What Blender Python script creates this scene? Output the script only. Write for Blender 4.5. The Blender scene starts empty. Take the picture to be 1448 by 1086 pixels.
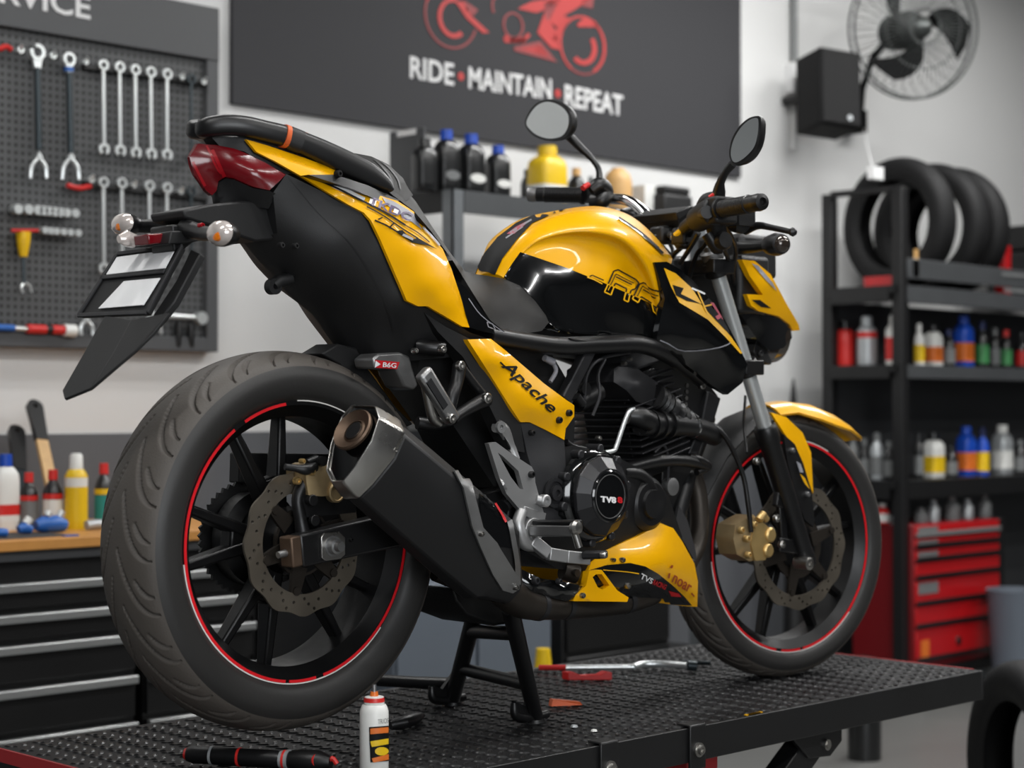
import bpy, bmesh, math, random
import numpy as np
from mathutils import Vector, Matrix, geometry
from mathutils.bvhtree import BVHTree
random.seed(7)
SC = bpy.context.scene; COL = SC.collection
G = 0.68                       # height of the lift deck above the floor
F = 2563.4; CAM = Vector((-1.8096, -2.3488, 0.57 + G))
YAW = math.radians(45); PIT = math.radians(0.784)
FW = Vector((math.sin(YAW)*math.cos(PIT), math.cos(YAW)*math.cos(PIT), math.sin(PIT)))
RT = Vector((math.cos(YAW), -math.sin(YAW), 0)); UP = RT.cross(FW)
def ray(x, y): return FW + RT*((x-724)/F) + UP*((543-y)/F)
def P(x, y, Y):
    d = ray(x, y); return CAM + d*((Y-CAM.y)/d.y)
def PZ(x, y, Z):
    d = ray(x, y); return CAM + d*((Z-CAM.z)/d.z)
def PX(x, y, X):
    d = ray(x, y); return CAM + d*((X-CAM.x)/d.x)
def PL(x, y, c, n):
    d = ray(x, y); n = Vector(n); return CAM + d*((Vector(c)-CAM).dot(n)/d.dot(n))
def V(x, y, z): return Vector((x, y, z+G))
def ppm(p): return F/((Vector(p)-CAM).dot(FW))      # pixels per metre at a point

# ---------------------------------------------------------------- materials
def lin(c):
    c /= 255.0
    return c/12.92 if c <= 0.04045 else ((c+0.055)/1.055)**2.4
MATS = {}
def mat(name, rgb, rough=0.5, metal=0.0, coat=0.0, bump=0.0, bscale=60, var=0.0, vscale=8, spec=0.5, trans=0.0, emit=None, coatr=0.08, rvar=0.0):
    m = bpy.data.materials.new(name); m.use_nodes = True
    nt = m.node_tree; b = nt.nodes['Principled BSDF']
    col = tuple(lin(c) for c in rgb)+(1,)
    b.inputs['Base Color'].default_value = col
    b.inputs['Roughness'].default_value = rough; b.inputs['Metallic'].default_value = metal
    b.inputs['Coat Weight'].default_value = coat; b.inputs['Coat Roughness'].default_value = coatr
    b.inputs['Specular IOR Level'].default_value = spec
    b.inputs['Transmission Weight'].default_value = trans
    if emit:
        b.inputs['Emission Color'].default_value = tuple(lin(c) for c in emit[0])+(1,); b.inputs['Emission Strength'].default_value = emit[1]
    tc = nt.nodes.new('ShaderNodeTexCoord')
    if var or rvar:
        nz = nt.nodes.new('ShaderNodeTexNoise'); nz.inputs['Scale'].default_value = vscale; nz.inputs['Detail'].default_value = 4
        nt.links.new(tc.outputs['Object'], nz.inputs['Vector'])
        if var:
            mx = nt.nodes.new('ShaderNodeMix'); mx.data_type = 'RGBA'
            mx.inputs[6].default_value = tuple(max(0, c*(1-var)) for c in col[:3])+(1,)
            mx.inputs[7].default_value = tuple(min(1, c*(1+var)) for c in col[:3])+(1,)
            nt.links.new(nz.outputs['Fac'], mx.inputs[0]); nt.links.new(mx.outputs[2], b.inputs['Base Color'])
        if rvar:
            mr = nt.nodes.new('ShaderNodeMapRange'); mr.inputs[3].default_value = max(0.02, rough-rvar); mr.inputs[4].default_value = min(1, rough+rvar)
            nt.links.new(nz.outputs['Fac'], mr.inputs[0]); nt.links.new(mr.outputs[0], b.inputs['Roughness'])
    if bump:
        nb = nt.nodes.new('ShaderNodeTexNoise'); nb.inputs['Scale'].default_value = bscale; nb.inputs['Detail'].default_value = 3
        nt.links.new(tc.outputs['Object'], nb.inputs['Vector'])
        bp = nt.nodes.new('ShaderNodeBump'); bp.inputs['Strength'].default_value = bump; bp.inputs['Distance'].default_value = 0.004
        nt.links.new(nb.outputs['Fac'], bp.inputs['Height']); nt.links.new(bp.outputs['Normal'], b.inputs['Normal'])
    MATS[name] = m; return m
mat('yellow', (228,166,0), 0.30, coat=0.32, coatr=0.04, spec=0.25)
mat('gloss_black', (9,10,11), 0.12, coat=0.6, coatr=0.03)
mat('satin_black', (15,15,16), 0.38, var=0.15, rvar=0.08)
mat('plastic', (17,17,18), 0.55, bump=0.06, bscale=500, var=0.12, vscale=14)
mat('plastic_grey', (38,38,40), 0.6, bump=0.06, bscale=400, var=0.12)
mat('deep_black', (11,11,12), 0.5, var=0.2)
mat('rubber', (74,69,64), 0.62, bump=0.12, bscale=300, var=0.22, vscale=7, rvar=0.1)
mat('rubber_side', (37,36,35), 0.5, bump=0.05, bscale=200, var=0.15, vscale=5, rvar=0.1)
mat('rim_black', (10,10,11), 0.36, spec=0.3, rvar=0.1, vscale=30)
mat('red_stripe', (214,24,34), 0.35)
mat('white_stripe', (215,212,208), 0.4)
mat('steel', (176,174,170), 0.3, 1.0, var=0.08, rvar=0.12, vscale=25)
mat('brushed', (150,150,150), 0.42, 0.9, var=0.12, vscale=30, rvar=0.1)
mat('chrome', (225,226,226), 0.12, 1.0)
mat('alu', (172,172,172), 0.42, 0.75, var=0.08, rvar=0.1)
mat('disc_steel', (132,124,112), 0.42, 0.9, var=0.22, vscale=18, rvar=0.12)
mat('bronze', (172,150,112), 0.42, 0.7, var=0.2, vscale=30)
mat('gold', (201,170,112), 0.38, 0.75, var=0.18, vscale=40)
mat('brown_metal', (104,86,72), 0.5, 0.8, var=0.3, vscale=25)
mat('seat_vinyl', (21,20,19), 0.6, spec=0.3, bump=0.25, bscale=900, var=0.1)
mat('engine', (21,21,22), 0.42, 0.25, var=0.2, vscale=30, rvar=0.12)
mat('engine_grey', (46,46,48), 0.45, 0.5, var=0.2, vscale=30, rvar=0.1)
mat('silencer', (25,25,26), 0.5, 0.2, var=0.12, vscale=10, rvar=0.08)
mat('exhaust_dark', (52,47,42), 0.45, 0.6, var=0.3, vscale=14)
mat('red_lens', (100,4,14), 0.2, coat=0.3, spec=0.5)
mat('red_lens_bright', (150,10,22), 0.25, coat=0.2)
mat('clear_lens', (214,204,198), 0.15, 0.35, coat=0.8)
mat('smoked_lens', (60,52,46), 0.12, 0.4, coat=0.8)
mat('amber', (225,120,20), 0.25, coat=0.5)
mat('plate_white', (255,255,255), 0.9, spec=0.1)
mat('mirror', (200,203,203), 0.03, 1.0)
mat('orange_thread', (206,92,40), 0.5)
mat('decal_grey', (140,140,146), 0.35, var=0.35, vscale=60)
mat('decal_purple', (74,60,92), 0.35, var=0.4, vscale=80)
mat('decal_dark', (12,12,13), 0.6, spec=0.2)
mat('decal_red', (190,28,34), 0.35)
mat('decal_pink', (170,60,80), 0.35, var=0.5, vscale=90)
mat('decal_white', (222,222,222), 0.35)
mat('decal_yellow', (226,168,14), 0.35)
mat('decal_rust', (150,50,18), 0.4)
mat('clutch_bezel', (34,34,36), 0.26, 0.3)
mat('rust_orange', (190,84,40), 0.55, var=0.3)
# room and background
mat('wall_dark', (70,71,74), 0.8)
mat('wall', (206,206,205), 0.75, bump=0.04, bscale=60, var=0.03, vscale=1.5)
mat('wall_low', (86,88,92), 0.65, var=0.05, vscale=2)
mat('ceiling', (78,78,80), 0.9, var=0.03)
mat('floor', (98,98,96), 0.42, var=0.14, vscale=1.6, rvar=0.12, bump=0.03, bscale=30)
mat('poster', (46,46,49), 0.8, var=0.04, vscale=2)
mat('poster_red', (176,46,44), 0.6)
mat('poster_red_dim', (132,48,50), 0.6)
mat('poster_white', (208,208,208), 0.6)
mat('board_grey', (70,71,73), 0.55, var=0.06)
mat('cab_black', (12,12,13), 0.4, var=0.2, vscale=4, rvar=0.08)
mat('cab_side', (56,57,59), 0.5, var=0.1)
mat('rail_alu', (178,180,180), 0.35, 0.8, var=0.06)
mat('wood', (188,132,66), 0.5, var=0.25, vscale=12)
mat('wood_pale', (196,160,112), 0.55, var=0.18, vscale=30)
mat('bench_mat', (60,58,56), 0.7, var=0.2)
mat('tool_steel', (222,226,226), 0.3, 0.7, var=0.06)
mat('tool_dark', (58,66,70), 0.35, 0.6)
mat('tool_blue', (34,92,168), 0.4)
mat('tool_red', (196,36,34), 0.4)
mat('tool_black', (20,20,21), 0.45)
mat('tool_yellow', (226,180,20), 0.4)
mat('b_white', (218,218,214), 0.4)
mat('b_red', (200,40,36), 0.4)
mat('b_yellow', (222,184,24), 0.4)
mat('b_blue', (24,72,176), 0.35)
mat('b_navy', (26,36,78), 0.35)
mat('b_black', (20,21,22), 0.3, coat=0.3)
mat('b_silver', (176,180,182), 0.35, 0.4)
mat('b_green', (58,124,72), 0.4)
mat('b_teal', (36,132,128), 0.4)
mat('b_tan', (200,158,100), 0.5)
mat('b_orange', (214,110,40), 0.4)
mat('b_grey', (110,112,112), 0.4)
mat('b_clear', (150,152,150), 0.2, 0.2)
mat('box_red', (176,16,22), 0.35, coat=0.3, var=0.06)
mat('box_dark_red', (104,12,18), 0.4)
mat('shelf_black', (14,14,15), 0.5, var=0.15)
mat('shelf_grey', (82,84,86), 0.45, 0.4, var=0.15)
mat('galv', (118,122,125), 0.45, 0.5, var=0.2, vscale=14)
mat('bg_rubber', (15,15,16), 0.65, spec=0.3, bump=0.2, bscale=80)
mat('fan_black', (6,6,7), 0.8, spec=0.15)
mat('fan_wire', (70,73,72), 0.4, 0.6)
mat('speaker_black', (10,10,11), 0.7, spec=0.25, bump=0.3, bscale=600)
mat('deck_lug', (30,30,31), 0.3, 0.4, var=0.25, vscale=5, rvar=0.1)
mat('deck', (15,15,16), 0.5, 0.0, spec=0.25, var=0.25, vscale=5, rvar=0.12)
mat('lift_black', (17,17,18), 0.42, var=0.2, vscale=6, rvar=0.1)
mat('lift_red', (150,30,34), 0.5)
mat('bin_grey', (96,104,114), 0.5)
mat('fill_glow', (200,210,220), 0.2, emit=((225,235,250), 1.5))  # glowing pane of the added fill window
mat('lamp_on', (255,255,255), 0.5, emit=((255,252,246), 14.0))

def pegboard_mat():
    m = bpy.data.materials.new('pegboard_holes'); m.use_nodes = True
    nt = m.node_tree; b = nt.nodes['Principled BSDF']; b.inputs['Roughness'].default_value = 0.55
    tc = nt.nodes.new('ShaderNodeTexCoord'); sx = nt.nodes.new('ShaderNodeSeparateXYZ'); nt.links.new(tc.outputs['Object'], sx.inputs[0])
    def frac(o):
        d = nt.nodes.new('ShaderNodeMath'); d.operation = 'DIVIDE'; d.inputs[1].default_value = 0.0225; nt.links.new(o, d.inputs[0])
        f = nt.nodes.new('ShaderNodeMath'); f.operation = 'FRACT'; nt.links.new(d.outputs[0], f.inputs[0])
        s = nt.nodes.new('ShaderNodeMath'); s.operation = 'SUBTRACT'; s.inputs[1].default_value = 0.5; nt.links.new(f.outputs[0], s.inputs[0])
        return s.outputs[0]
    cx = nt.nodes.new('ShaderNodeCombineXYZ'); nt.links.new(frac(sx.outputs[0]), cx.inputs[0]); nt.links.new(frac(sx.outputs[2]), cx.inputs[1])
    ln = nt.nodes.new('ShaderNodeVectorMath'); ln.operation = 'LENGTH'; nt.links.new(cx.outputs[0], ln.inputs[0])
    lt = nt.nodes.new('ShaderNodeMath'); lt.operation = 'LESS_THAN'; lt.inputs[1].default_value = 0.26; nt.links.new(ln.outputs[1], lt.inputs[0])
    mx = nt.nodes.new('ShaderNodeMix'); mx.data_type = 'RGBA'; nt.links.new(lt.outputs[0], mx.inputs[0])
    mx.inputs[6].default_value = tuple(lin(c) for c in (70,71,72))+(1,); mx.inputs[7].default_value = tuple(lin(c) for c in (8,8,9))+(1,)
    nt.links.new(mx.outputs[2], b.inputs['Base Color']); MATS['pegboard'] = m
pegboard_mat()

# ---------------------------------------------------------------- mesh helpers
def cr(pts, k=6, closed=False):
    pts = [Vector(p) for p in pts]; n = len(pts); out = []
    if n < 3: return pts
    for i in range(n if closed else n-1):
        p0 = pts[(i-1) % n] if closed or i > 0 else pts[0]*2-pts[1]
        p1 = pts[i]; p2 = pts[(i+1) % n]
        p3 = pts[(i+2) % n] if closed or i < n-2 else pts[-1]*2-pts[-2]
        for j in range(k):
            t = j/k
            out.append(0.5*((2*p1)+(p2-p0)*t+(2*p0-5*p1+4*p2-p3)*t*t+(3*p1-p0-3*p2+p3)*t**3))
    if not closed: out.append(pts[-1].copy())
    return out
def inpoly(x, y, poly):
    c = False; j = len(poly)-1
    for i in range(len(poly)):
        xi, yi = poly[i][0], poly[i][1]; xj, yj = poly[j][0], poly[j][1]
        if (yi > y) != (yj > y) and x < (xj-xi)*(y-yi)/(yj-yi)+xi: c = not c
        j = i
    return c
def fill2d(poly, holes=(), step=12, inner=()):
    verts = []; edges = []
    for loop in [poly]+list(holes):
        s = len(verts); pts = []
        n = len(loop)
        for i in range(n):
            a = Vector(loop[i][:2]); b = Vector(loop[(i+1) % n][:2]); k = max(1, int((b-a).length/step+0.5))
            for j in range(k): pts.append(a.lerp(b, j/k))
        verts += pts; m = len(pts)
        edges += [(s+i, s+(i+1) % m) for i in range(m)]
    for p in inner: verts.append(Vector(p[:2]))
    bnd = np.array([(v.x, v.y) for v in verts])
    xs = bnd[:, 0]; ys = bnd[:, 1]
    j = 0; y = ys.min()+step*0.5
    while y < ys.max():
        x = xs.min()+step*(0.5 if j % 2 else 0.99)
        while x < xs.max():
            if inpoly(x, y, poly) and not any(inpoly(x, y, h) for h in holes):
                if ((bnd-np.array([x, y]))**2).sum(1).min() > (0.5*step)**2: verts.append(Vector((x, y)))
            x += step
        y += step*0.87; j += 1
    r = geometry.delaunay_2d_cdt(verts, edges, [], 0, 1e-5)
    V2, F2 = r[0], r[2]; faces = []
    for f in F2:
        cx = sum(V2[i].x for i in f)/len(f); cy = sum(V2[i].y for i in f)/len(f)
        if inpoly(cx, cy, poly) and not any(inpoly(cx, cy, h) for h in holes): faces.append(tuple(f))
    used = sorted({i for f in faces for i in f}); mp = {o: k for k, o in enumerate(used)}
    return [V2[i] for i in used], [tuple(mp[i] for i in f) for f in faces]
def tps(pts):
    a = np.array([p[:2] for p in pts], float); c = a.mean(0); s = max(1e-6, np.abs(a-c).max()); a = (a-c)/s
    y = np.array([p[2] for p in pts], float); n = len(a)
    d = ((a[:, None]-a[None])**2).sum(-1); K = 0.5*d*np.log(d+1e-12)+np.eye(n)*2e-4
    A = np.zeros((n+3, n+3)); A[:n, :n] = K; A[:n, n] = 1; A[:n, n+1:] = a; A[n, :n] = 1; A[n+1:, :n] = a.T
    w = np.linalg.lstsq(A, np.concatenate([y, np.zeros(3)]), rcond=None)[0]
    def f(x, yy):
        q = (np.array([x, yy])-c)/s; dd = ((a-q)**2).sum(-1)
        return float((0.5*dd*np.log(dd+1e-12))@w[:n]+w[n]+w[n+1:]@q)
    return f
def patch(outline, ctrl=(), step=11, sm=0, holes=()):
    """outline of (px,py,Y): a smooth curved skin through those points."""
    o = [tuple(p) for p in outline]
    if sm: o = [tuple(p) for p in cr([Vector(p) for p in o], sm, True)]
    fn = tps([tuple(p) for p in outline]+[tuple(p) for p in ctrl])
    v2, f = fill2d(o, holes, step)
    return [P(v.x, v.y, fn(v.x, v.y)) for v in v2], f
def bedges(faces):
    c = {}
    for f in faces:
        for i in range(len(f)):
            a, b = f[i], f[(i+1) % len(f)]; k = (min(a, b), max(a, b)); c.setdefault(k, []).append((a, b))
    return [v[0] for v in c.values() if len(v) == 1]
ROOT = {}
BV = {}
class M:
    def __init__(s): s.v = []; s.f = []; s.m = []
    def add(s, vs, fs, m=0):
        o = len(s.v); s.v += [Vector(p) for p in vs]
        for f in fs: s.f.append(tuple(i+o for i in f)); s.m.append(m)
        return s
    def box(s, c, d, m=0, R=None):
        c = Vector(c); x, y, z = d[0]/2, d[1]/2, d[2]/2
        vs = [Vector((a*x, b*y, e*z)) for a in (-1, 1) for b in (-1, 1) for e in (-1, 1)]
        if R is not None: vs = [R @ p for p in vs]
        return s.add([c+p for p in vs], [(0,1,3,2),(4,6,7,5),(0,4,5,1),(2,3,7,6),(0,2,6,4),(1,5,7,3)], m)
    def bb(s, lo, hi, m=0):
        lo = Vector(lo); hi = Vector(hi); return s.box((lo+hi)/2, [abs(t) for t in (hi-lo)], m)
    def beam(s, a, b, w, h, m=0, side=(0,1,0)):
        a = Vector(a); b = Vector(b); t = (b-a).normalized(); u = Vector(side); u = (u-t*u.dot(t)).normalized(); n = t.cross(u)
        w0, w1 = w if isinstance(w, tuple) else (w, w); h0, h1 = h if isinstance(h, tuple) else (h, h)
        r = [[p+u*(x*ww/2)+n*(y*hh/2) for x, y in ((-1,-1),(1,-1),(1,1),(-1,1))] for p, ww, hh in ((a,w0,h0),(b,w1,h1))]
        return s.loft(r, m)
    def loft(s, rings, m=0, cap=True, closed=False):
        n = len(rings[0]); o = len(s.v)
        for r in rings: s.v += [Vector(p) for p in r]
        k = len(rings)
        for i in range(k if closed else k-1):
            a = o+i*n; b = o+((i+1) % k)*n
            for j in range(n):
                s.f.append((a+j, a+(j+1) % n, b+(j+1) % n, b+j)); s.m.append(m)
        if cap and not closed:
            s.f.append(tuple(o+j for j in range(n))[::-1]); s.m.append(m)
            s.f.append(tuple(o+(k-1)*n+j for j in range(n))); s.m.append(m)
        return s
    def tube(s, pts, r, n=10, m=0, closed=False, cap=True, flat=None):
        pts = [Vector(p) for p in pts]; k = len(pts)
        rs = r if isinstance(r, (list, tuple)) else [r]*k
        if len(rs) != k: rs = [float(np.interp(i/(k-1)*(len(rs)-1), range(len(rs)), rs)) for i in range(k)]
        T = []
        for i in range(k):
            a = pts[(i-1) % k] if closed or i > 0 else pts[i]; b = pts[(i+1) % k] if closed or i < k-1 else pts[i]
            T.append((b-a).normalized())
        u = T[0].orthogonal().normalized(); rings = []
        for i in range(k):
            u = (u-T[i]*u.dot(T[i])).normalized(); w = T[i].cross(u)
            rings.append([pts[i]+(u*math.cos(q)+w*math.sin(q))*rs[i] for q in [2*math.pi*j/n for j in range(n)]])
        return s.loft(rings, m, cap, closed)
    def lathe(s, c, axis, prof, n=32, m=0, a0=0, closed=False):
        c = Vector(c); t = Vector(axis).normalized(); u = t.orthogonal().normalized(); w = t.cross(u)
        rings = [[c+t*h+(u*math.cos(q)+w*math.sin(q))*max(r, 1e-5) for q in [a0+2*math.pi*j/n for j in range(n)]] for h, r in prof]
        return s.loft(rings, m, not closed, closed)
    def prism(s, poly, vec, m=0):
        n = len(poly); vec = Vector(vec); a = [Vector(p) for p in poly]
        return s.add(a+[p+vec for p in a], [tuple(range(n))[::-1], tuple(range(n, 2*n))]+[(i, (i+1) % n, n+(i+1) % n, n+i) for i in range(n)], m)
    def ring(s, c, axis, r0, r1, h, n=48, m=0): # flat annulus with thickness
        return s.lathe(c, axis, [(0, r0), (0, r1), (h, r1), (h, r0)], n, m, closed=True)
    def solid(s, vf, vec, m=0):
        vs, fs = vf; n = len(vs); vec = Vector(vec)
        be = bedges(fs)
        s.add(vs+[p+vec for p in vs], fs+[tuple(i+n for i in f)[::-1] for f in fs]+[(b, a, a+n, b+n) for a, b in be], m); return s
    def sym(s, vf, m=0, refl=None):
        vs, fs = vf; n = len(vs); refl = refl or (lambda p: Vector((p.x, -p.y, p.z)))
        be = bedges(fs)
        s.add(vs+[refl(p) for p in vs], fs+[tuple(i+n for i in f)[::-1] for f in fs]+[(b, a, a+n, b+n) for a, b in be], m); return s
    def sheetpoly(s, poly3, m=0): return s.add(poly3, [tuple(range(len(poly3)))], m)
    def mirrored(s, refl=None):
        q = M(); refl = refl or (lambda p: Vector((p.x, -p.y, p.z)))
        q.v = [refl(p) for p in s.v]; q.f = [f[::-1] for f in s.f]; q.m = list(s.m); return q
    def bvh(s): return BVHTree.FromPolygons(s.v, s.f)
    def build(s, name, mats, parent=None, bev=0, ang=38, sub=0, label=None, recalc=True, origin=None):
        if isinstance(mats, str): mats = [mats]
        if parent is not None: o0 = ROOT[parent.name]
        elif origin is not None: o0 = Vector(origin)
        else:
            a = np.array([tuple(p) for p in s.v]); lo = a.min(0); hi = a.max(0); o0 = Vector(((lo[0]+hi[0])/2, (lo[1]+hi[1])/2, lo[2]))
        me = bpy.data.meshes.new(name); me.from_pydata([p-o0 for p in s.v], [], s.f)
        for x in mats: me.materials.append(MATS[x])
        me.polygons.foreach_set('material_index', s.m)
        if recalc:
            bm = bmesh.new(); bm.from_mesh(me); bmesh.ops.recalc_face_normals(bm, faces=bm.faces); bm.to_mesh(me); bm.free()
        me.polygons.foreach_set('use_smooth', [True]*len(me.polygons)); me.set_sharp_from_angle(angle=math.radians(ang)); me.update()
        o = bpy.data.objects.new(name, me); COL.objects.link(o)
        if parent is not None: o.parent = parent
        else: o.location = o0
        ROOT[o.name] = o0
        if bev:
            b = o.modifiers.new('Bevel', 'BEVEL'); b.width = bev; b.segments = 2; b.limit_method = 'ANGLE'; b.angle_limit = math.radians(40)
        if label: o['label'] = label
        return o
def pieces(m):
    par = list(range(len(m.v)))
    def find(i):
        while par[i] != i: par[i] = par[par[i]]; i = par[i]
        return i
    for f in m.f:
        r = find(f[0])
        for i in f[1:]: par[find(i)] = r
    g = {}
    for f, mi in zip(m.f, m.m): g.setdefault(find(f[0]), []).append((f, mi))
    out = []
    for fl in g.values():
        q = M(); idx = {}
        for f, mi in fl:
            for i in f:
                if i not in idx: idx[i] = len(q.v); q.v.append(m.v[i])
            q.f.append(tuple(idx[i] for i in f)); q.m.append(mi)
        out.append(q)
    return out
def tag(o, label, cat, group=None, kind=None):
    o['label'] = label; o['category'] = cat
    if group: o['group'] = group
    if kind: o['kind'] = kind
    return o
def struct(o): o['kind'] = 'structure'; return o
def thing(name, loc, label, cat, group=None):
    o = bpy.data.objects.new(name, None); COL.objects.link(o); o.location = loc; o.empty_display_size = 0.05
    ROOT[o.name] = Vector(loc); tag(o, label, cat, group); return o
def kids(o): return [c for c in COL.objects if c.parent == o]
def dup(o, loc, label, parent=None, rz=None):
    c = o.copy(); COL.objects.link(c)
    if parent is None:
        c.location = loc; c['label'] = label
        if rz is not None: c.rotation_euler[2] = rz
        ROOT[c.name] = Vector(loc)
    else: c.parent = parent
    for k in kids(o): dup(k, None, None, c)
    return c
TXT = {}
def text2d(s, bold=0.0):
    """letters as a flat mesh in the unit square"""
    if (s, bold) in TXT: return TXT[(s, bold)]
    cu = bpy.data.curves.new('txt', 'FONT'); cu.body = s; cu.size = 1; cu.offset = bold; cu.resolution_u = 3
    o = bpy.data.objects.new('txt', cu); COL.objects.link(o); bpy.context.view_layer.update()
    me = bpy.data.meshes.new_from_object(o.evaluated_get(bpy.context.evaluated_depsgraph_get()))
    a = np.array([tuple(v.co)[:2] for v in me.vertices]); fs = [tuple(p.vertices) for p in me.polygons]
    lo = a.min(0); hi = a.max(0); a = (a-lo)/(hi-lo)
    bpy.data.objects.remove(o); bpy.data.curves.remove(cu); bpy.data.meshes.remove(me)
    TXT[(s, bold)] = (a, fs); return a, fs
def quadmap(q):   # q: bottom-left, bottom-right, top-right, top-left
    q = [Vector(p) for p in q]
    return lambda u, v: q[0].lerp(q[1], u).lerp(q[3].lerp(q[2], u), v)
def hit(x, y, bvh, off):
    d = ray(x, y).normalized(); h = bvh.ray_cast(CAM, d)
    if h[0] is None: return None
    n = h[1]
    if n.dot(d) > 0: n = -n
    return h[0]+n*off
def onto(v2, fs, bvh, off=0.0012):
    out = []; ok = []
    for p in v2:
        h = hit(p[0], p[1], bvh, off); out.append(h); ok.append(h is not None)
    fs = [f for f in fs if all(ok[i] for i in f)]
    return [h if h is not None else Vector((0,0,0)) for h in out], fs
def clean(vs, fs):
    used = sorted({i for f in fs for i in f}); mp = {o: k for k, o in enumerate(used)}
    return [vs[i] for i in used], [tuple(mp[i] for i in f) for f in fs]
def decal(m, poly, bvh, mi=0, step=6, off=0.0012, sm=0, holes=()):
    if sm: poly = [tuple(p) for p in cr([Vector((p[0], p[1], 0)) for p in poly], sm, True)]
    v, f = fill2d(poly, holes, step); v, f = clean(*onto(v, f, bvh, off)); m.add(v, f, mi); return m
def dline(m, pts, w, bvh, mi=0, off=0.0016, sm=4):
    pts = [Vector((p[0], p[1], 0)) for p in pts]
    if sm and len(pts) > 2: pts = cr(pts, sm)
    q = []
    for i in range(len(pts)-1):
        k = max(1, int((pts[i+1]-pts[i]).length/5)); q += [pts[i].lerp(pts[i+1], j/k) for j in range(k)]
    q.append(pts[-1]); L = []; 
    for i, p in enumerate(q):
        t = (q[min(i+1, len(q)-1)]-q[max(i-1, 0)]).normalized(); n = Vector((-t.y, t.x, 0))*w/2; L += [p+n, p-n]
    fs = [(2*i, 2*i+1, 2*i+3, 2*i+2) for i in range(len(q)-1)]
    v, f = clean(*onto(L, fs, bvh, off)); m.add(v, f, mi); return m
def dtext(m, s, quad, bvh, mi=0, off=0.002, bold=0.0):
    a, fs = text2d(s, bold); mp = quadmap([(p[0], p[1], 0) for p in quad])
    v, f = clean(*onto([mp(*t) for t in a], fs, bvh, off)); m.add(v, f, mi); return m
def ptext(m, s, quad3, mi=0, th=None, bold=0.0):
    a, fs = text2d(s, bold); mp = quadmap(quad3); vs = [mp(*t) for t in a]
    if th is None: m.add(vs, fs, mi)
    else: m.solid((vs, fs), th, mi)
    return m
def circ2(x, y, r, n=10, ry=None): return [(x+r*math.cos(2*math.pi*i/n), y+(ry or r)*math.sin(2*math.pi*i/n)) for i in range(n)]
def rotz(p, c, a):
    p = Vector(p)-Vector(c); return Vector((p.x*math.cos(a)-p.y*math.sin(a), p.x*math.sin(a)+p.y*math.cos(a), p.z))+Vector(c)

# ---------------------------------------------------------------- camera and view
cd = bpy.data.cameras.new('camera'); cam = bpy.data.objects.new('camera', cd); COL.objects.link(cam)
cd.sensor_width = 36; cd.lens = 36*F/1448; cd.clip_start = 0.05
R3 = Matrix((RT, UP, -FW)).transposed(); cam.matrix_world = Matrix.Translation(CAM) @ R3.to_4x4()
cd.dof.use_dof = True; cd.dof.focus_distance = 3.05; cd.dof.aperture_fstop = 3.8
SC.camera = cam
SC.view_settings.view_transform = 'Standard'; SC.view_settings.look = 'None'; SC.view_settings.gamma = 1; SC.view_settings.exposure = 0.0
SC.view_settings.use_curve_mapping = False
# ================================================================ ROOM
YW = 2.45; XL, XR, YF, HC = -4.2, 9.2, -5.2, 3.6
struct(M().bb((XL-0.1, YF-0.1, -0.1), (XR+0.1, YW+0.1, 0)).build('floor', 'floor'))
struct(M().bb((XL-0.1, YF-0.1, HC), (XR+0.1, YW+0.1, HC+0.1)).build('ceiling', 'ceiling'))
struct(M().bb((XL-0.1, YW, 0), (XR+0.1, YW+0.1, HC)).build('wall_back', 'wall'))
struct(M().bb((XL-0.1, YF-0.1, 0), (XR+0.1, YF, HC)).build('wall_front', 'wall_dark'))
struct(M().bb((XL-0.1, YF, 0), (XL, YW, HC)).build('wall_left', 'wall_dark'))
struct(M().bb((XR, YF, 0), (XR+0.1, YW, HC)).build('wall_right', 'wall_dark'))
zl = P(60, 614, YW).z
struct(M().bb((XL, YW-0.006, 0), (XR, YW-0.0005, zl)).build('trim_1', 'wall_low'))

# lamps of the workshop: long tubes under the ceiling
LPOS = [(-1.9,-2.9,0), (0.6,-2.9,0), (3.1,-2.9,0), (-1.9,-0.75,0), (0.6,-0.75,0), (3.1,-0.75,0), (0.2,1.45,0), (3.6,1.2,0), (5.3,1.0,0), (5.6,-1.8,0)]
LE = [22, 26, 38, 22, 32, 46, 17, 50, 40, 40]
fx = None
for i, (x, y, a) in enumerate(LPOS):
    where = ['over the left front', 'over the middle front', 'over the right front', 'left of the lift', 'right above the lift', 'beyond the front wheel', 'before the tool wall', 'before the banner', 'before the black rack', 'far right'][i]
    lb = 'white ceiling tube lamp '+where
    if fx is None:
        fx = thing('ceiling_lamp', (x, y, HC), lb, 'lamp', 'tube lamps on the ceiling')
        M().bb((x-0.8, y-0.06, HC-0.05), (x+0.8, y+0.06, HC)).build('housing', 'decal_white', fx, bev=0.004)
        M().bb((x-0.76, y-0.045, HC-0.062), (x+0.76, y+0.045, HC-0.05)).build('diffuser', 'lamp_on', fx)
    else: dup(fx, (x, y, HC), lb)
    ld = bpy.data.lights.new('tube_light', 'AREA'); ld.shape = 'RECTANGLE'; ld.size = 1.55; ld.size_y = 0.1; ld.energy = LE[i]
    ld.color = (1.0, 1.0, 0.995)
    lo = bpy.data.objects.new('tube_light', ld); COL.objects.link(lo); lo.location = (x, y, HC-0.07)
wn = M(); wx0, wx1, wz0, wz1 = -4.0, -0.9, 1.0, 3.0  # unseen window, added to carry a broad frontal fill light
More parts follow.
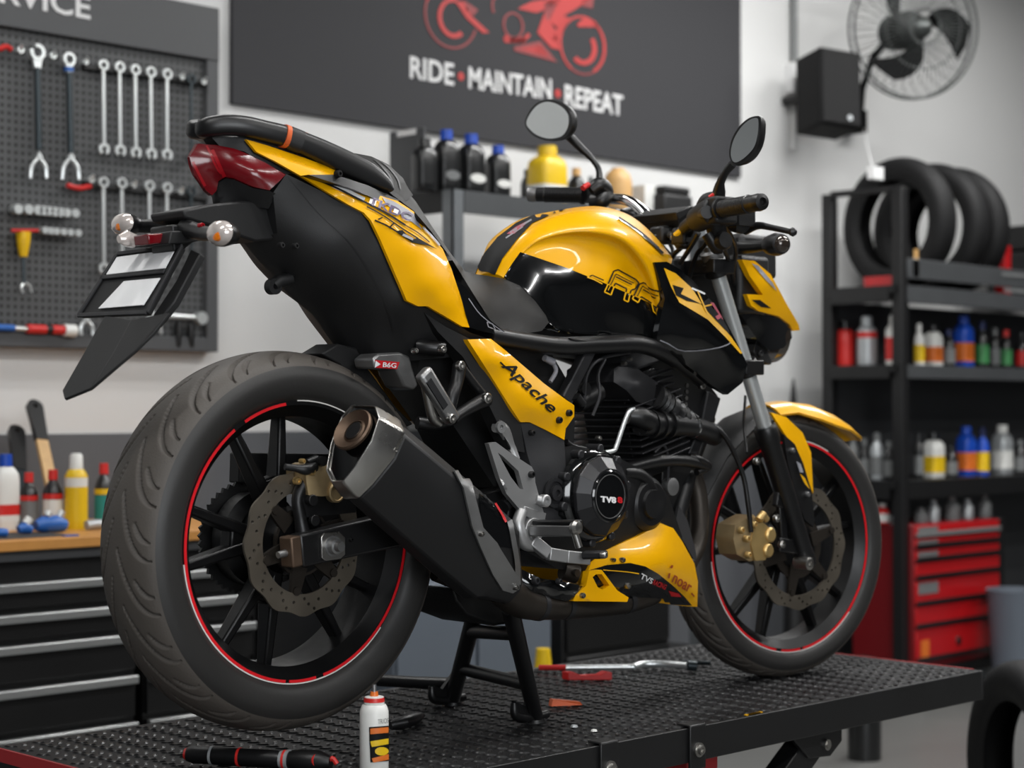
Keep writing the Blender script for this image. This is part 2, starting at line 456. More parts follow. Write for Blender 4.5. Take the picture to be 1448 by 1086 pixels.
for p, q in (((wx0-0.06, YF, wz0-0.06), (wx1+0.06, YF+0.08, wz0)), ((wx0-0.06, YF, wz1), (wx1+0.06, YF+0.08, wz1+0.06)), ((wx0-0.06, YF, wz0), (wx0, YF+0.08, wz1)), ((wx1, YF, wz0), (wx1+0.06, YF+0.08, wz1)), (((wx0+wx1)/2-0.03, YF, wz0), ((wx0+wx1)/2+0.03, YF+0.08, wz1))): wn.bb(p, q)
wo = struct(wn.build('fill_window_1', 'cab_black'))
M().bb((wx0, YF+0.005, wz0), (wx1, YF+0.015, wz1)).build('pane', 'fill_glow', wo)
ld = bpy.data.lights.new('fill_light', 'AREA'); ld.shape = 'RECTANGLE'; ld.size = wx1-wx0; ld.size_y = wz1-wz0; ld.energy = 120; ld.color = (0.97, 0.99, 1.0)  # soft fill from the camera side, added at the unseen window
lo = bpy.data.objects.new('fill_light', ld); COL.objects.link(lo); lo.location = ((wx0+wx1)/2, YF+0.09, (wz0+wz1)/2); lo.rotation_euler = (math.radians(90), 0, 0)
W = bpy.data.worlds.new('world'); SC.world = W; W.use_nodes = True
W.node_tree.nodes['Background'].inputs[0].default_value = (0.5, 0.52, 0.55, 1); W.node_tree.nodes['Background'].inputs[1].default_value = 0.1

# ================================================================ BANNER
YP = YW-0.02
x0 = P(329, 80, YP).x; x1 = P(1048, 120, YP).x; z0 = (P(330, 152, YP).z+P(1048, 247, YP).z)/2
bn = thing('wall_banner', ((x0+x1)/2, YW, z0), 'dark grey wall banner with a red motorcycle drawing and white slogan', 'banner')
M().bb((x0, YP, z0), (x1, YW, HC-0.55)).build('panel', 'poster', bn, bev=0.002)
yt = YP-0.003
def pq(l, r, yl0, yl1, yr0, yr1): return [P(l, yl0, yt), P(r, yr0, yt), P(r, yr1, yt), P(l, yl1, yt)]
m = M()
for s, l, r, a, b, c, d in (('RIDE', 580, 642, 110, 79, 121, 90), ('MAINTAIN', 663, 780, 125, 94, 141, 112), ('REPEAT', 799, 881, 150, 119, 164, 135)):
    m = M(); ptext(m, s, pq(l, r, a, b, c, d), 0, (0, 0.002, 0), 0.02); m.build('slogan', 'poster_white', bn)
m = M()
for x, y in ((652, 108), (789, 132)):
    c = P(x, y, yt); r = 6/ppm(c); m.lathe(c, (0, 1, 0), [(0, 0), (0, r), (0.002, r), (0.002, 0)], 14)
m.build('dot', 'poster_red', bn)
def flat(m, pts, mi=0): m.prism([P(x, y, yt) for x, y in pts], (0, 0.002, 0), mi)
def arc(m, cx, cy, rx, ry, a0, a1, w0, w1, mi, tilt=0.0, n=26):
    o = []; q = []
    for i in range(n+1):
        t = math.radians(a0+(a1-a0)*i/n); w = w0+(w1-w0)*i/n
        for L, k in ((o, 0), (q, w)):
            x = (rx-k)*math.cos(t); y = (ry-k)*math.sin(t); L.append((cx+x, cy+y+tilt*x))
    pts = o+q[::-1]
    for i in range(n): flat(m, [o[i], o[i+1], q[i+1], q[i]], mi)
m = M()
arc(m, 638, 22, 38, 47, 20, 200, 3, 3, 1, 0.15); arc(m, 638, 22, 38, 47, 200, 250, 3, 4, 0, 0.15)
arc(m, 641, 26, 22, 28, 50, 285, 7, 5, 0, 0.15)
arc(m, 824, 64, 33, 42, 120, 420, 3, 4, 0, 0.15); arc(m, 824, 64, 33, 42, 60, 120, 2, 3, 1, 0.15)
arc(m, 824, 67, 20, 25, -40, 130, 6, 7, 0, 0.15)
arc(m, 726, 36, 15, 19, 0, 360, 3, 3, 1, 0.15); arc(m, 728, 38, 24, 22, 20, 130, 5, 6, 0, 0.15)
arc(m, 712, 10, 17, 22, 150, 290, 3, 3, 1, 0.15)
for s, q in (([(644,2),(655,2),(668,24),(692,46),(683,47),(660,26)],0), ([(732,12),(752,2),(822,-8),(836,-2),(812,14),(797,22),(790,40),(776,30),(781,10),(758,18)],0),
             ([(770,18),(786,44),(792,70),(780,68),(760,46)],0), ([(727,66),(764,58),(788,88),(728,72)],1), ([(735,69),(765,64),(776,80)],0),
             ([(816,34),(828,24),(842,30),(846,38),(818,38)],0), ([(796,22),(806,26),(788,60),(780,56)],0), ([(830,-14),(840,-8),(838,12),(822,8)],1),
             ([(656,0),(676,14),(670,22),(660,16)],1), ([(712,54),(748,52),(742,60),(714,60)],0), ([(770,4),(792,-2),(776,30),(770,24)],1)):
    flat(m, s, q)
m.build('motorcycle_drawing', ['poster_red', 'poster_red_dim'], bn)

# ================================================================ PEGBOARD
YB = 2.405
pb = thing('pegboard', (P(150, 497, YB).x, YW, P(150, 497, YB).z), 'black pegboard with a grey header reading SERVICE on the back wall', 'pegboard')
xr = P(306, 250, YB).x; xl = 0.05; zb = P(304, 498, YB).z
zh = P(295, 86, YB).z; zt = P(304, 13, YB).z
M().bb((xl, YB+0.004, zb+0.03), (xr-0.03, YW, zt-0.02)).build('panel', 'pegboard', pb)
m = M(); m.bb((xl, YB-0.012, zb), (xr, YW, zb+0.045)); m.bb((xr-0.045, YB-0.0125, zb), (xr, YW, zt)); m.bb((xl-0.02, YB-0.0115, zb), (xl+0.02, YW, zt))
m.build('frame', 'board_grey', pb, bev=0.003)
M().bb((xl, YB-0.016, zh), (xr-0.001, YW, zt+0.001)).build('header', 'board_grey', pb, bev=0.003)
m = M(); ys = YB-0.019
ptext(m, 'SERVICE', [P(-52, -6, ys), P(128, 28, ys), P(128, -6, ys), P(-52, -42, ys)], 0, (0, 0.003, 0), 0.018); m.build('sign_text', 'poster_white', pb)

YT = 2.385
def cring(m, c, r, w, th, a0=0, a1=360, mi=0, n=20):
    c = Vector(c); full = (a1-a0) >= 360
    rings = []
    for i in range(n if full else n+1):
        t = math.radians(a0+(a1-a0)*i/n); u = Vector((math.cos(t), 0, math.sin(t)))
        rings.append([c+u*(r-w)+Vector((0,-th/2,0)), c+u*r+Vector((0,-th/2,0)), c+u*r+Vector((0,th/2,0)), c+u*(r-w)+Vector((0,th/2,0))])
    m.loft(rings, mi, True, full)
def wrench(xt, yt_, xb, yb_, rpx, lab, grp, cut=None, Y=YT):
    a = P(xt, yt_, Y); b = P(xb, yb_, Y); s = ppm(a); r = rpx/s; m = M()
    cring(m, a, r*1.05, r*0.45, 0.012)
    m.beam(a+(b-a).normalized()*r*0.8, b-(b-a).normalized()*r*0.6, r*0.6, 0.006, 0, (1,0,0))
    cring(m, b, r*1.15, r*0.6, 0.009, -62, 242)
    tag(m.build('combination_wrench', 'tool_dark' if cut else 'tool_steel', bev=0.001), lab, 'wrench', grp)
tops = [(146, 92, 147, 211), (169, 95, 170, 213), (191, 99, 192, 216), (213, 102, 214, 218), (236, 105, 236, 219)]
oc = ['leftmost', 'second from the left', 'middle one', 'fourth from the left', 'rightmost']
for t, q in zip(tops, oc): wrench(*t, 7.5, 'polished combination wrench in the upper row of five on the pegboard, '+q, 'upper row of wrenches')
for t, q in zip([(146, 258, 147, 380), (172, 259, 173, 378), (211, 263, 212, 385), (236, 266, 236, 384)], ['leftmost', 'second from the left', 'third from the left', 'rightmost']):
    wrench(*t, 7.5, 'polished combination wrench in the lower row above the tail light, '+q, 'lower row of wrenches')
wrench(270, 112, 271, 225, 7, 'dull combination wrench at the right edge of the pegboard, upper row', None, 1)
wrench(270, 271, 271, 380, 7, 'dull combination wrench half hidden behind the tail light', None, 1)
# rack strips behind the heads
for y0_, y1_, lab in ((92, 112, 'dark rack strip holding the upper row of wrenches'), (258, 274, 'dark rack strip holding the lower row of wrenches')):
    a = P(118, y0_+2, YB-0.008); b = P(292, y1_+6, YB-0.008)
    m = M(); m.beam(a, b, 0.02, 0.012, 0, (0, 1, 0))
    tag(m.build('tool_rack', 'tool_black'), lab, 'rack')
    m = M()
# long-handled spanners
for x, yt_, yb_, jaw, hc, lab in ((52, 74, 212, 12, 'tool_dark', 'large open-jaw wrench with a long dark handle, left of the wrench row'), (97, 84, 216, 10, 'tool_dark', 'ring-head wrench with a blue collar and long dark handle')):
    a = P(x, yt_, YT); b = P(x+3, yb_, YT); s = ppm(a); r = jaw/s
    t = thing('long_wrench', b, lab, 'wrench')
    m = M(); cring(m, a, r, r*0.42, 0.016, -200 if jaw > 11 else 0, 110 if jaw > 11 else 360); m.beam(a+(b-a).normalized()*r*0.8, a+(b-a).normalized()*r*1.9, (r*1.2, r*0.8), 0.012, 0, (1,0,0)); m.build('jaw_head', 'tool_steel', t, bev=0.001)
    m = M(); m.tube([a+(b-a).normalized()*r*1.8, b], [0.009, 0.012, 0.012, 0.010], 10); m.build('handle', hc, t)
    if jaw < 11:
        m = M(); m.beam(a+(b-a).normalized()*r*1.1, a+(b-a).normalized()*r*1.7, r*1.1, 0.016, 0, (1,0,0)); m.build('collar', 'tool_blue', t)
def pliers(x, y, xa, ya, xb, yb2, lab, mh='tool_steel', mj='tool_steel', w=0.005):
    p = P(x, y, YT); a = P(xa, ya, YT); b = P(xb, yb2, YT); t = thing('pliers', p, lab, 'pliers'); s = ppm(p)
    m = M(); m.lathe(p+Vector((0,-0.006,0)), (0,1,0), [(0,0.0),(0,0.009),(0.012,0.009),(0.012,0)], 14); m.tube([p, p+(p-(a+b)/2)*0.25], [0.008, 0.003], 8); m.build('jaws', mj, t)
    for q, sg in ((a, -1), (b, 1)):
        m = M(); m.tube(cr([p, p.lerp(q, 0.45)+Vector((sg*0.010, 0, 0)), q], 6), [w, w*1.3, w], 8); m.build('handle', mh, t)
pliers(55, 222, 43, 252, 66, 252, 'silver pliers with blue inner grips under the large wrench')
pliers(100, 222, 88, 254, 112, 254, 'silver pliers hanging under the blue-collared wrench')
pliers(215, 445, 203, 472, 228, 472, 'bright pliers on the lower pegboard right of the mudguard')
pliers(122, 452, 115, 474, 131, 474, 'small bright pliers beside the red torque handle')
# red grips and small pieces on hooks
for pts, mm, lab, cat in (([(95,262),(112,266),(128,263)], 'tool_red', 'red plier grip hanging left of the lower wrenches', 'grip'), ([(-2,70),(8,66),(16,70)], 'tool_red', 'red clip at the left edge of the pegboard', 'clip')):
    m = M(); m.tube(cr([P(x, y, YT) for x, y in pts], 6), 0.008, 8); tag(m.build('plier_grip', mm), lab, cat)
for x, y, r, q in ((27, 71, 5, 'left of the large wrench'), (73, 79, 5, 'between the two long wrenches'), (119, 88, 4, 'left of the five wrenches'), (127, 254, 5, 'left of the lower wrench row'), (255, 109, 4, 'right of the five wrenches'), (187, 262, 4, 'between the lower wrenches'), (286, 116, 4, 'by the right edge'), (253, 271, 4, 'right of the lower wrench row')):
    c = P(x, y, YT); m = M(); s = ppm(c); m.tube([c+Vector((0,0.02,0)), c+Vector((0,-0.012,0)), c+Vector((0,-0.02,0.012))], r*0.5/s, 8); m.lathe(c+Vector((0,-0.012,0)), (0,1,0), [(0,0),(0,r/s),(0.006,r/s),(0.006,0)], 12)
    tag(m.build('peg_hook', 'tool_steel'), 'small chrome hook on the pegboard '+q, 'hook', 'pegboard hooks')
def sockets(xs, y0_, dy, r0, r1, row):
    for i, x in enumerate(xs):
        f = i/(len(xs)-1); c = P(x, y0_+dy*f, YT); s = ppm(c); r = (r0+(r1-r0)*f)/s
        m = M(); m.lathe(c+Vector((0,-0.018,0)), (0,1,0), [(0,r*0.55),(0,r),(0.03,r),(0.03,0),(0.008,0),(0.008,r*0.55)], 12)
        od = ['leftmost', 'second', 'third', 'fourth', 'fifth', 'sixth', 'seventh', 'eighth', 'ninth'][i]
        tag(m.build('socket', 'tool_steel'), 'chrome socket, %s from the left in the %s socket row' % (od, row), 'socket', row+' socket row')
sockets([22, 37, 50, 58, 66, 74, 82, 91, 103], 296, 6, 7, 6, 'upper'); sockets([60, 68, 76, 86, 96, 107], 326, 4, 5, 5, 'lower')
# yellow screwdriver
c = P(33, 345, YT); t = thing('screwdriver', c, 'yellow-handled screwdriver hanging below the socket rows', 'screwdriver')
M().tube([P(33, 328, YT), P(33, 340, YT), P(33, 356, YT), P(33, 363, YT)], [0.022, 0.021, 0.015, 0.012], 12).build('handle', 'tool_yellow', t)
M().tube([P(33, 362, YT), P(34, 402, YT)], 0.005, 8).build('shaft', 'tool_dark', t)
m = M(); m.tube(cr([P(34,400,YT), P(30,406,YT), P(32,414,YT)], 4), 0.004, 6); m.tube(cr([P(34,400,YT), P(42,404,YT), P(44,413,YT)], 4), 0.004, 6); m.build('fork_tip', 'tool_steel', t)
M().tube([P(16, 326, YT-0.012), P(54, 326, YT-0.012)], 0.005, 8).build('hanger', 'tool_red', t)
# blue and red torque handle
t = thing('torque_wrench', P(50, 470, YT), 'blue and red torque wrench lying along the bottom of the pegboard', 'torque wrench')
M().tube([P(-30, 462, YT), P(20, 464, YT)], 0.010, 10).build('handle', 'tool_blue', t)
M().tube([P(20, 464, YT), P(38, 465, YT)], 0.007, 10).build('collar', 'tool_steel', t)
m = M(); m.tube([P(38, 465, YT), P(64, 466, YT)], 0.014, 12); m.tube([P(73, 466, YT), P(90, 467, YT)], 0.014, 12); m.build('body', 'tool_red', t)
M().tube([P(64, 466, YT), P(73, 466, YT)], 0.012, 12).build('band', 'tool_black', t)
M().tube([P(90, 467, YT), P(106, 468, YT)], 0.019, 14).build('head', 'b_white', t)
t = thing('ratchet', P(265, 452, YT), 'chrome ratchet lying across the lower right of the pegboard', 'ratchet')
M().tube([P(240, 447, YT), P(275, 449, YT)], [0.010, 0.007], 10).build('handle', 'tool_steel', t)
m = M(); q = P(283, 450, YT); m.lathe(q+Vector((0,-0.014,0)), (0,1,0), [(0,0),(0,0.02),(0.026,0.02),(0.026,0)], 16); m.build('head', 'tool_steel', t)
for x, y, x2, y2, mm, lab in ((253, 455, 252, 490, 'tool_black', 'black handled tool hanging below the ratchet'), (270, 460, 271, 490, 'tool_black', 'black thin tool hanging right of the ratchet')):
    m = M(); m.tube([P(x, y, 2.396), P(x, (y+y2)/2, 2.393), P(x2, y2, 2.396)], [0.010, 0.012, 0.008], 10); tag(m.build('hand_tool', mm), lab, 'tool')

# ================================================================ BOTTLES
def bottle(name, px, top, z, Y, wpx, style, body, cap, label, lab, cat, grp=None, lab2=None):
    b = Vector((P(px, 600, Y).x, Y, z)); s = ppm(b); r = wpx/2/s; h = P(px, top, Y).z-z
    t = thing(name, b, lab, cat, grp)
    def L(prof, mm, nm, n=24): M().lathe(b, (0,0,1), [(hh, rr) for hh, rr in prof], n).build(nm, mm, t)
    if style == 'spray':
        L([(0,0),(0,r*0.96),(0.006,r),(h*0.70,r),(h*0.76,r*0.8),(h*0.79,r*0.62),(h*0.79,0)], body, 'can')
        L([(h*0.785,0),(h*0.785,r*0.6),(h*0.97,r*0.55),(h,r*0.4),(h,0)], cap, 'cap')
        L([(h*0.1,r*1.01),(h*0.55,r*1.01),(h*0.55,r*0.98),(h*0.1,r*0.98)], label, 'label')
        if lab2: L([(h*0.56,r*1.012),(h*0.68,r*1.012),(h*0.68,r*0.98),(h*0.56,r*0.98)], lab2, 'label')
    elif style == 'round':
        L([(0,0),(0,r*0.94),(0.006,r),(h*0.62,r),(h*0.74,r*0.72),(h*0.8,r*0.42),(h*0.84,r*0.4),(h*0.84,0)], body, 'body')
        L([(h*0.83,0),(h*0.83,r*0.5),(h,r*0.46),(h,0)], cap, 'cap')
        L([(h*0.1,r*1.012),(h*0.5,r*1.012),(h*0.5,r*0.98),(h*0.1,r*0.98)], label, 'label')
        if lab2: L([(h*0.51,r*1.012),(h*0.6,r*1.012),(h*0.6,r*0.98),(h*0.51,r*0.98)], lab2, 'label')
    else:      # flat oil bottle with a rounded rectangular plan
        def rr(w, d, zz, k=5):
            o = []
            for i in range(20):
                a = 2*math.pi*i/20; ca, sa = math.cos(a), math.sin(a)
                o.append(b+Vector((w*math.copysign(abs(ca)**0.5, ca), d*math.copysign(abs(sa)**0.5, sa), zz)))
            return o
        d = r*0.85; w = r*1.06
        M().loft([rr(w*0.94,d*0.94,0), rr(w,d,0.006), rr(w,d,h*0.64), rr(w*0.92,d*0.92,h*0.74), rr(w*0.6,d*0.7,h*0.82), rr(w*0.36,d*0.5,h*0.84), rr(w*0.34,d*0.48,h*0.86)]).build('body', body, t)
        L([(h*0.84,0),(h*0.84,r*0.56),(h,r*0.52),(h,0)], cap, 'cap')
        M().loft([rr(w*1.012,d*1.012,h*0.12), rr(w*1.012,d*1.012,h*0.48)]).build('label', label, t)
        if lab2 and name == 'oil_bottle': M().prism([b+Vector((w*0.8*math.cos(q), -d*1.03, h*0.27+h*0.075*math.sin(q))) for q in np.linspace(0, 2*math.pi, 18, endpoint=False)], (0, d*0.1, 0)).build('label', lab2, t)
        elif lab2: M().loft([rr(w*1.02,d*1.02,h*0.2), rr(w*1.02,d*1.02,h*0.34)]).build('label', lab2, t)
    return t

# ================================================================ BENCH
YN = 1.75; YBK = 2.40
ztop = (P(0, 766, YN).z+P(140, 757, YN).z)/2; xe = P(556, 850, 1.55).x-0.012; xs = P(-130, 900, YN).x-0.02
tag(M().bb((xs, YN, ztop-0.028), (xe, YBK, ztop)).build('worktop', 'wood', bev=0.003), 'wooden worktop edge of the long bench under the pegboard', 'worktop')
cols = [(P(-130, 900, YN).x, P(198, 900, YN).x), (P(211, 900, YN).x, P(364, 880, YN).x)]
xa = P(-130, 900, YN).x
for ci, (ca, cb) in enumerate(cols):
    lb = ['black drawer cabinet with long aluminium rails at the left under the bench', 'black drawer cabinet behind the rear wheel under the bench'][ci]
    t = thing('drawer_cabinet', ((ca+cb)/2, (YN+YBK)/2, 0), lb, 'drawer cabinet', 'bench cabinets')
    m = M(); m.bb((ca, YN+0.03, 0.03), (cb, YBK, ztop-0.029)); m.build('carcass', 'cab_black', t)
    M().bb((ca, YN+0.012, P(60, 792, YN).z), (cb, YN+0.03, ztop-0.029)).build('top_rail', 'cab_side', t)
    ry = [826, 870, 914, 976, 1046]
    for k, y in enumerate(ry):
        zr = P(20, y, YN).z; zn = P(20, ry[k+1]-6, YN).z if k < 4 else zr-0.05
        d = M(); d.bb((ca+0.004, YN+0.014, zn+0.004), (cb-0.004, YN+0.03, zr)); dd = d.build('drawer', 'cab_black', t, bev=0.002)
        q = M(); q.bb((ca+0.004, YN-0.004, zr-0.022), (cb-0.004, YN+0.016, zr)); q.build('handle_rail', 'rail_alu', dd, bev=0.003)
ca, cb = P(368, 880, YN).x, xe-0.004
t = thing('tool_locker', ((ca+cb)/2, 2.0, 0), 'plain black locker behind the rear wheel at the right end of the bench', 'locker')
M().bb((ca, YN+0.03, 0.03), (cb, YBK, ztop-0.029)).build('carcass', 'cab_black', t, bev=0.003)
M().bb((ca+0.006, YN+0.014, 0.06), (cb-0.006, YN+0.03, ztop-0.04)).build('door', 'cab_black', t, bev=0.003)
zt_ = ztop
bottle('bleach_bottle', 8, 642, zt_, 2.12, 34, 'flat', 'b_white', 'b_blue', 'b_white', 'white plastic bottle with a red label corner at the left end of the bench', 'bottle', lab2='b_red')
bottle('cleaner_jar', 41, 668, zt_, 2.10, 26, 'round', 'b_black', 'b_red', 'b_grey', 'black jar with a red cap and grey label beside the white bottle', 'jar', lab2='b_red')
bottle('cleaner_jar', 75, 664, zt_, 2.06, 28, 'round', 'b_black', 'b_red', 'b_white', 'black jar with a red cap and white label left of the yellow can', 'jar', lab2='b_red')
bottle('spray_can', 108, 641, zt_, 2.02, 32, 'spray', 'b_yellow', 'b_white', 'b_yellow', 'yellow spray can with a white nozzle cap on the bench', 'spray can', lab2='b_white')
bottle('oil_bottle', 147, 655, zt_, 2.06, 26, 'round', 'b_black', 'b_red', 'b_teal', 'dark bottle with a teal label just left of the rear tyre', 'bottle', lab2='b_yellow')
# leaning file and brush
for pts, mm, cut, lab, nm in (([(30,688),(22,602)], 'tool_black', 0.55, 'black-handled brush leaning against the lower wall', 'brush'), ([(71,680),(47,568)], 'wood_pale', 0.68, 'wooden stick with a black holed grip leaning on the wall', 'scraper')):
    a = P(*pts[0], 2.2); b = P(*pts[1], 2.38); a = a+(a-b)*((a.z-zt_)/(b.z-a.z)); s = ppm(a); q = a.lerp(b, cut)
    t = thing(nm, a, lab, nm)
    M().beam(a, q, 0.036, 0.014, 0, (1,0,0)).build('blade', mm if nm != 'brush' else 'tool_dark', t, bev=0.002)
    m = M(); r = 0.024; rings = []
    d = (b-q).normalized(); sd = Vector((1,0,0)); sd = (sd-d*sd.dot(d)).normalized(); nn = d.cross(sd)*0.009
    vv = []
    for i, e in enumerate([q-d*0.01]+[q.lerp(b, 0.8)]): pass
    pl = [q-sd*0.018, q+sd*0.018]+[q.lerp(b, 0.85)+(sd*math.cos(u)+d*math.sin(u))*r for u in np.linspace(0, math.pi, 9)]
    hp = [q.lerp(b, 0.85)+(sd*math.cos(u)+d*math.sin(u))*0.008 for u in np.linspace(0, 2*math.pi, 10, endpoint=False)]
    def to2(p): p = p-q; return (p.dot(sd), p.dot(d))
    v2, f2 = fill2d([to2(p) for p in pl], [[to2(p) for p in hp]], 0.02)
    m.solid(([q+sd*p.x+d*p.y-nn for p in v2], f2), nn*2); m.build('grip', 'tool_black', t)
def blob(name, pts, r, mm, lab, cat, n=10):
    m = M(); m.tube(cr([Vector(p) for p in pts], 5), r, n); return tag(m.build(name, mm), lab, cat)
zz = zt_
t = thing('power_tool', (P(75, 740, 1.95).x, 1.95, zz), 'blue hand tool with chrome fittings lying on the bench before the jars', 'tool')
p = P(52, 738, 1.95); q = P(90, 732, 1.95)
def onb(px, Y, dz): a = P(px, 740, Y); return Vector((a.x, Y, zz+dz))
M().tube([onb(51, 1.93, 0.02), onb(60, 1.93, 0.024), onb(80, 1.93, 0.024), onb(92, 1.93, 0.018)], [0.014, 0.022, 0.023, 0.016], 12).build('body', 'tool_blue', t)
M().tube([onb(66, 1.93, 0.045), onb(70, 1.93, 0.056)], 0.012, 10).build('knob', 'tool_steel', t)
M().tube([onb(84, 1.94, 0.042), onb(88, 1.94, 0.056)], 0.010, 10).build('knob', 'tool_steel', t)
t = thing('clamp', (P(36, 745, 1.92).x, 1.92, zz), 'small blue clamp with a pale grip left of the blue hand tool', 'clamp')
M().tube([onb(26, 1.9, 0.016), onb(34, 1.9, 0.02), onb(44, 1.9, 0.014)], [0.010, 0.016, 0.011], 10).build('body', 'tool_blue', t)
M().tube([onb(36, 1.9, 0.03), onb(42, 1.9, 0.044)], 0.011, 10).build('grip', 'b_white', t)
blob('blue_screwdriver', [onb(-14, 1.86, 0.012), onb(0, 1.86, 0.014), onb(9, 1.86, 0.012)], 0.011, 'tool_blue', 'blue screwdriver at the left edge of the bench', 'screwdriver')
tag(M().bb((onb(-60, 1.8, 0).x, 1.80, zz), (onb(102, 1.8, 0).x, 2.0, zz+0.002)).build('bench_mat', 'bench_mat'), 'dark rubber mat on the wooden worktop', 'mat')
tag(M().bb((onb(88, 1.79, 0).x, 1.775, zz), (onb(108, 1.79, 0).x, 1.795, zz+0.004)).build('blue_rule', 'tool_blue'), 'thin blue strip at the front edge of the worktop', 'strip')
blob('metal_bar', [onb(122, 1.95, 0.014), onb(135, 1.95, 0.016), onb(150, 1.95, 0.014)], 0.013, 'b_silver', 'pale metal bar on the bench beside the rear tyre', 'bar')

# ================================================================ MIDDLE SHELF
YM = 2.0; xm = P(640, 270, YM).x; yr = PX(548, 260, xm).y; xm2 = P(1000, 290, YM).x
zs = P(640, 267, YM).z; zs2 = P(640, 291, YM).z
sh = thing('storage_shelf', ((xm+xm2)/2, (YM+yr)/2, 0), 'grey steel shelf unit with dark boards behind the seat and tank', 'shelf')
for x in (xm, xm2-0.05):
    for y in (YM, yr-0.05):
        m = M(); m.bb((x, y, 0), (x+0.05, y+0.006, zs)); m.bb((x, y, 0), (x+0.006, y+0.05, zs)); m.build('post', 'galv', sh)
for z, mm in ((zs, 'shelf_grey'), (zs-0.62, 'shelf_black'), (0.35, 'shelf_black')):
    b = M(); b.bb((xm+0.007, YM+0.007, z-0.03), (xm2-0.007, yr-0.007, z)); bo = b.build('board', 'shelf_black', sh)
    M().bb((xm+0.052, YM-0.002, z-0.075), (xm2-0.052, YM+0.006, z)).build('lip', mm, bo)
    M().bb((xm-0.001, YM+0.051, z-0.075), (xm+0.005, yr-0.051, z)).build('lip', 'shelf_black', bo)
yp = PX(597, 260, xm).y
t = thing('end_plate', (xm, (yp+yr)/2, zs), 'dark upright plate with a white label at the left end of the top shelf', 'plate')
M().bb((xm+0.008, yp, zs), (xm+0.016, yr, PX(548, 187, xm).z)).build('plate', 'board_grey', t, bev=0.002)
M().bb((xm+0.004, PX(586, 190, xm).y, PX(570, 192, xm).z), (xm+0.008, PX(560, 190, xm).y, PX(570, 184, xm).z)).build('label', 'decal_white', t)
for px, top, w, c, q, l2 in ((600, 196, 30, 'b_black', 'leftmost, black cap', None), (631, 184, 31, 'b_blue', 'second from the left', 'b_grey'), (666, 190, 33, 'b_blue', 'third from the left, white label', 'b_white'), (704, 206, 30, 'b_blue', 'rightmost, white label', 'b_white')):
    bottle('oil_bottle', px, top, zs, 2.1, w*1.06, 'flat', 'b_black', c, 'b_black', 'black oil bottle on the top grey shelf, '+q, 'bottle', 'black oil bottles on the shelf', l2)
t = bottle('oil_jug', 774, 207, zs, 2.14, 50, 'flat', 'b_yellow', 'b_yellow', 'b_yellow', 'large yellow oil jug on the shelf above the tank', 'jug', None, 'b_white')
bottle('tin', 745, 240, zs, 2.2, 18, 'round', 'b_black', 'b_black', 'b_black', 'small black tin left of the yellow jug', 'tin')
bottle('jar', 815, 238, zs, 2.2, 26, 'round', 'b_black', 'b_tan', 'b_black', 'dark jar with a tan lid right of the yellow jug', 'jar')
bottle('tin', 836, 250, zs, 2.24, 18, 'round', 'b_grey', 'b_grey', 'b_silver', 'small grey tin behind the left mirror stalk', 'tin')
b = Vector((P(874, 600, 2.15).x, 2.15, zs)); s = ppm(b); r = 20/s; h = P(874, 238, 2.15).z-zs
t = thing('canister', b, 'tan round-topped canister on the shelf between the mirrors', 'canister')
M().lathe(b, (0,0,1), [(0,0),(0,r*0.95),(0.01,r),(h*0.7,r),(h*0.86,r*0.85),(h*0.95,r*0.55),(h*0.95,0)], 28).build('body', 'b_tan', t)
M().lathe(b, (0,0,1), [(h*0.93,0),(h*0.93,r*0.5),(h,r*0.45),(h,0)], 20).build('lid', 'b_tan', t)
xx = P(912, 600, 2.15).x
tag(M().box((xx, 2.15, zs+0.06), (0.09, 0.08, 0.12)).build('white_carton', 'b_white', bev=0.002), 'small white carton right of the tan canister', 'carton')
xx = P(948, 600, 2.1).x
t = thing('black_case', (xx, 2.12, zs), 'black case with rounded top at the right end of the top shelf', 'case')
M().box((xx, 2.12, zs+0.045), (0.17, 0.13, 0.09)).build('case_body', 'plastic', t, bev=0.012)
M().box((xx, 2.12, zs+0.105), (0.15, 0.12, 0.03)).build('lid', 'plastic', t, bev=0.01)
# things low behind the lift
xa_, xb_ = P(556, 850, 1.55).x, P(776, 850, 1.55).x
t = thing('grey_cabinet', ((xa_+xb_)/2, 1.77, 0), 'plain grey steel cabinet low behind the centre stand', 'cabinet')
M().bb((xa_, 1.55, 0), (xb_, 1.98, 0.74)).build('carcass', 'bin_grey', t, bev=0.004)
for a_, b_ in ((xa_, (xa_+xb_)/2), ((xa_+xb_)/2, xb_)): M().bb((a_+0.006, 1.535, 0.04), (b_-0.006, 1.55, 0.72)).build('door', 'bin_grey', t, bev=0.003)
xa_, xb_ = P(795, 880, 1.7).x, P(946, 880, 1.7).x
t = thing('black_drawer_unit', ((xa_+xb_)/2, 1.83, 0), 'black drawer unit low behind the belly pan', 'drawer unit')
M().bb((xa_, 1.70, 0), (xb_, 1.98, 0.66)).build('carcass', 'shelf_black', t, bev=0.004)
for z in (0.06, 0.26, 0.46): M().bb((xa_+0.012, 1.686, z), (xb_-0.012, 1.70, z+0.18)).build('drawer', 'cab_black', t, bev=0.004)
xx = P(962, 880, 1.72).x
tag(M().box((xx, 1.86, 0.19), (0.13, 0.26, 0.38)).build('white_box', 'b_white', bev=0.004), 'white box on the floor left of the front tyre', 'box')
xx = P(768, 935, 1.3); zt9 = P(768, 917, 1.3).z
tag(M().lathe((xx.x, 1.3, 0), (0,0,1), [(0,0),(0,0.03),(zt9*0.8,0.032),(zt9,0.02),(zt9,0)], 16).build('yellow_can', 'b_yellow'), 'small yellow can top showing behind the lift beyond the centre stand', 'can')
xx = P(1122, 600, 2.2).x
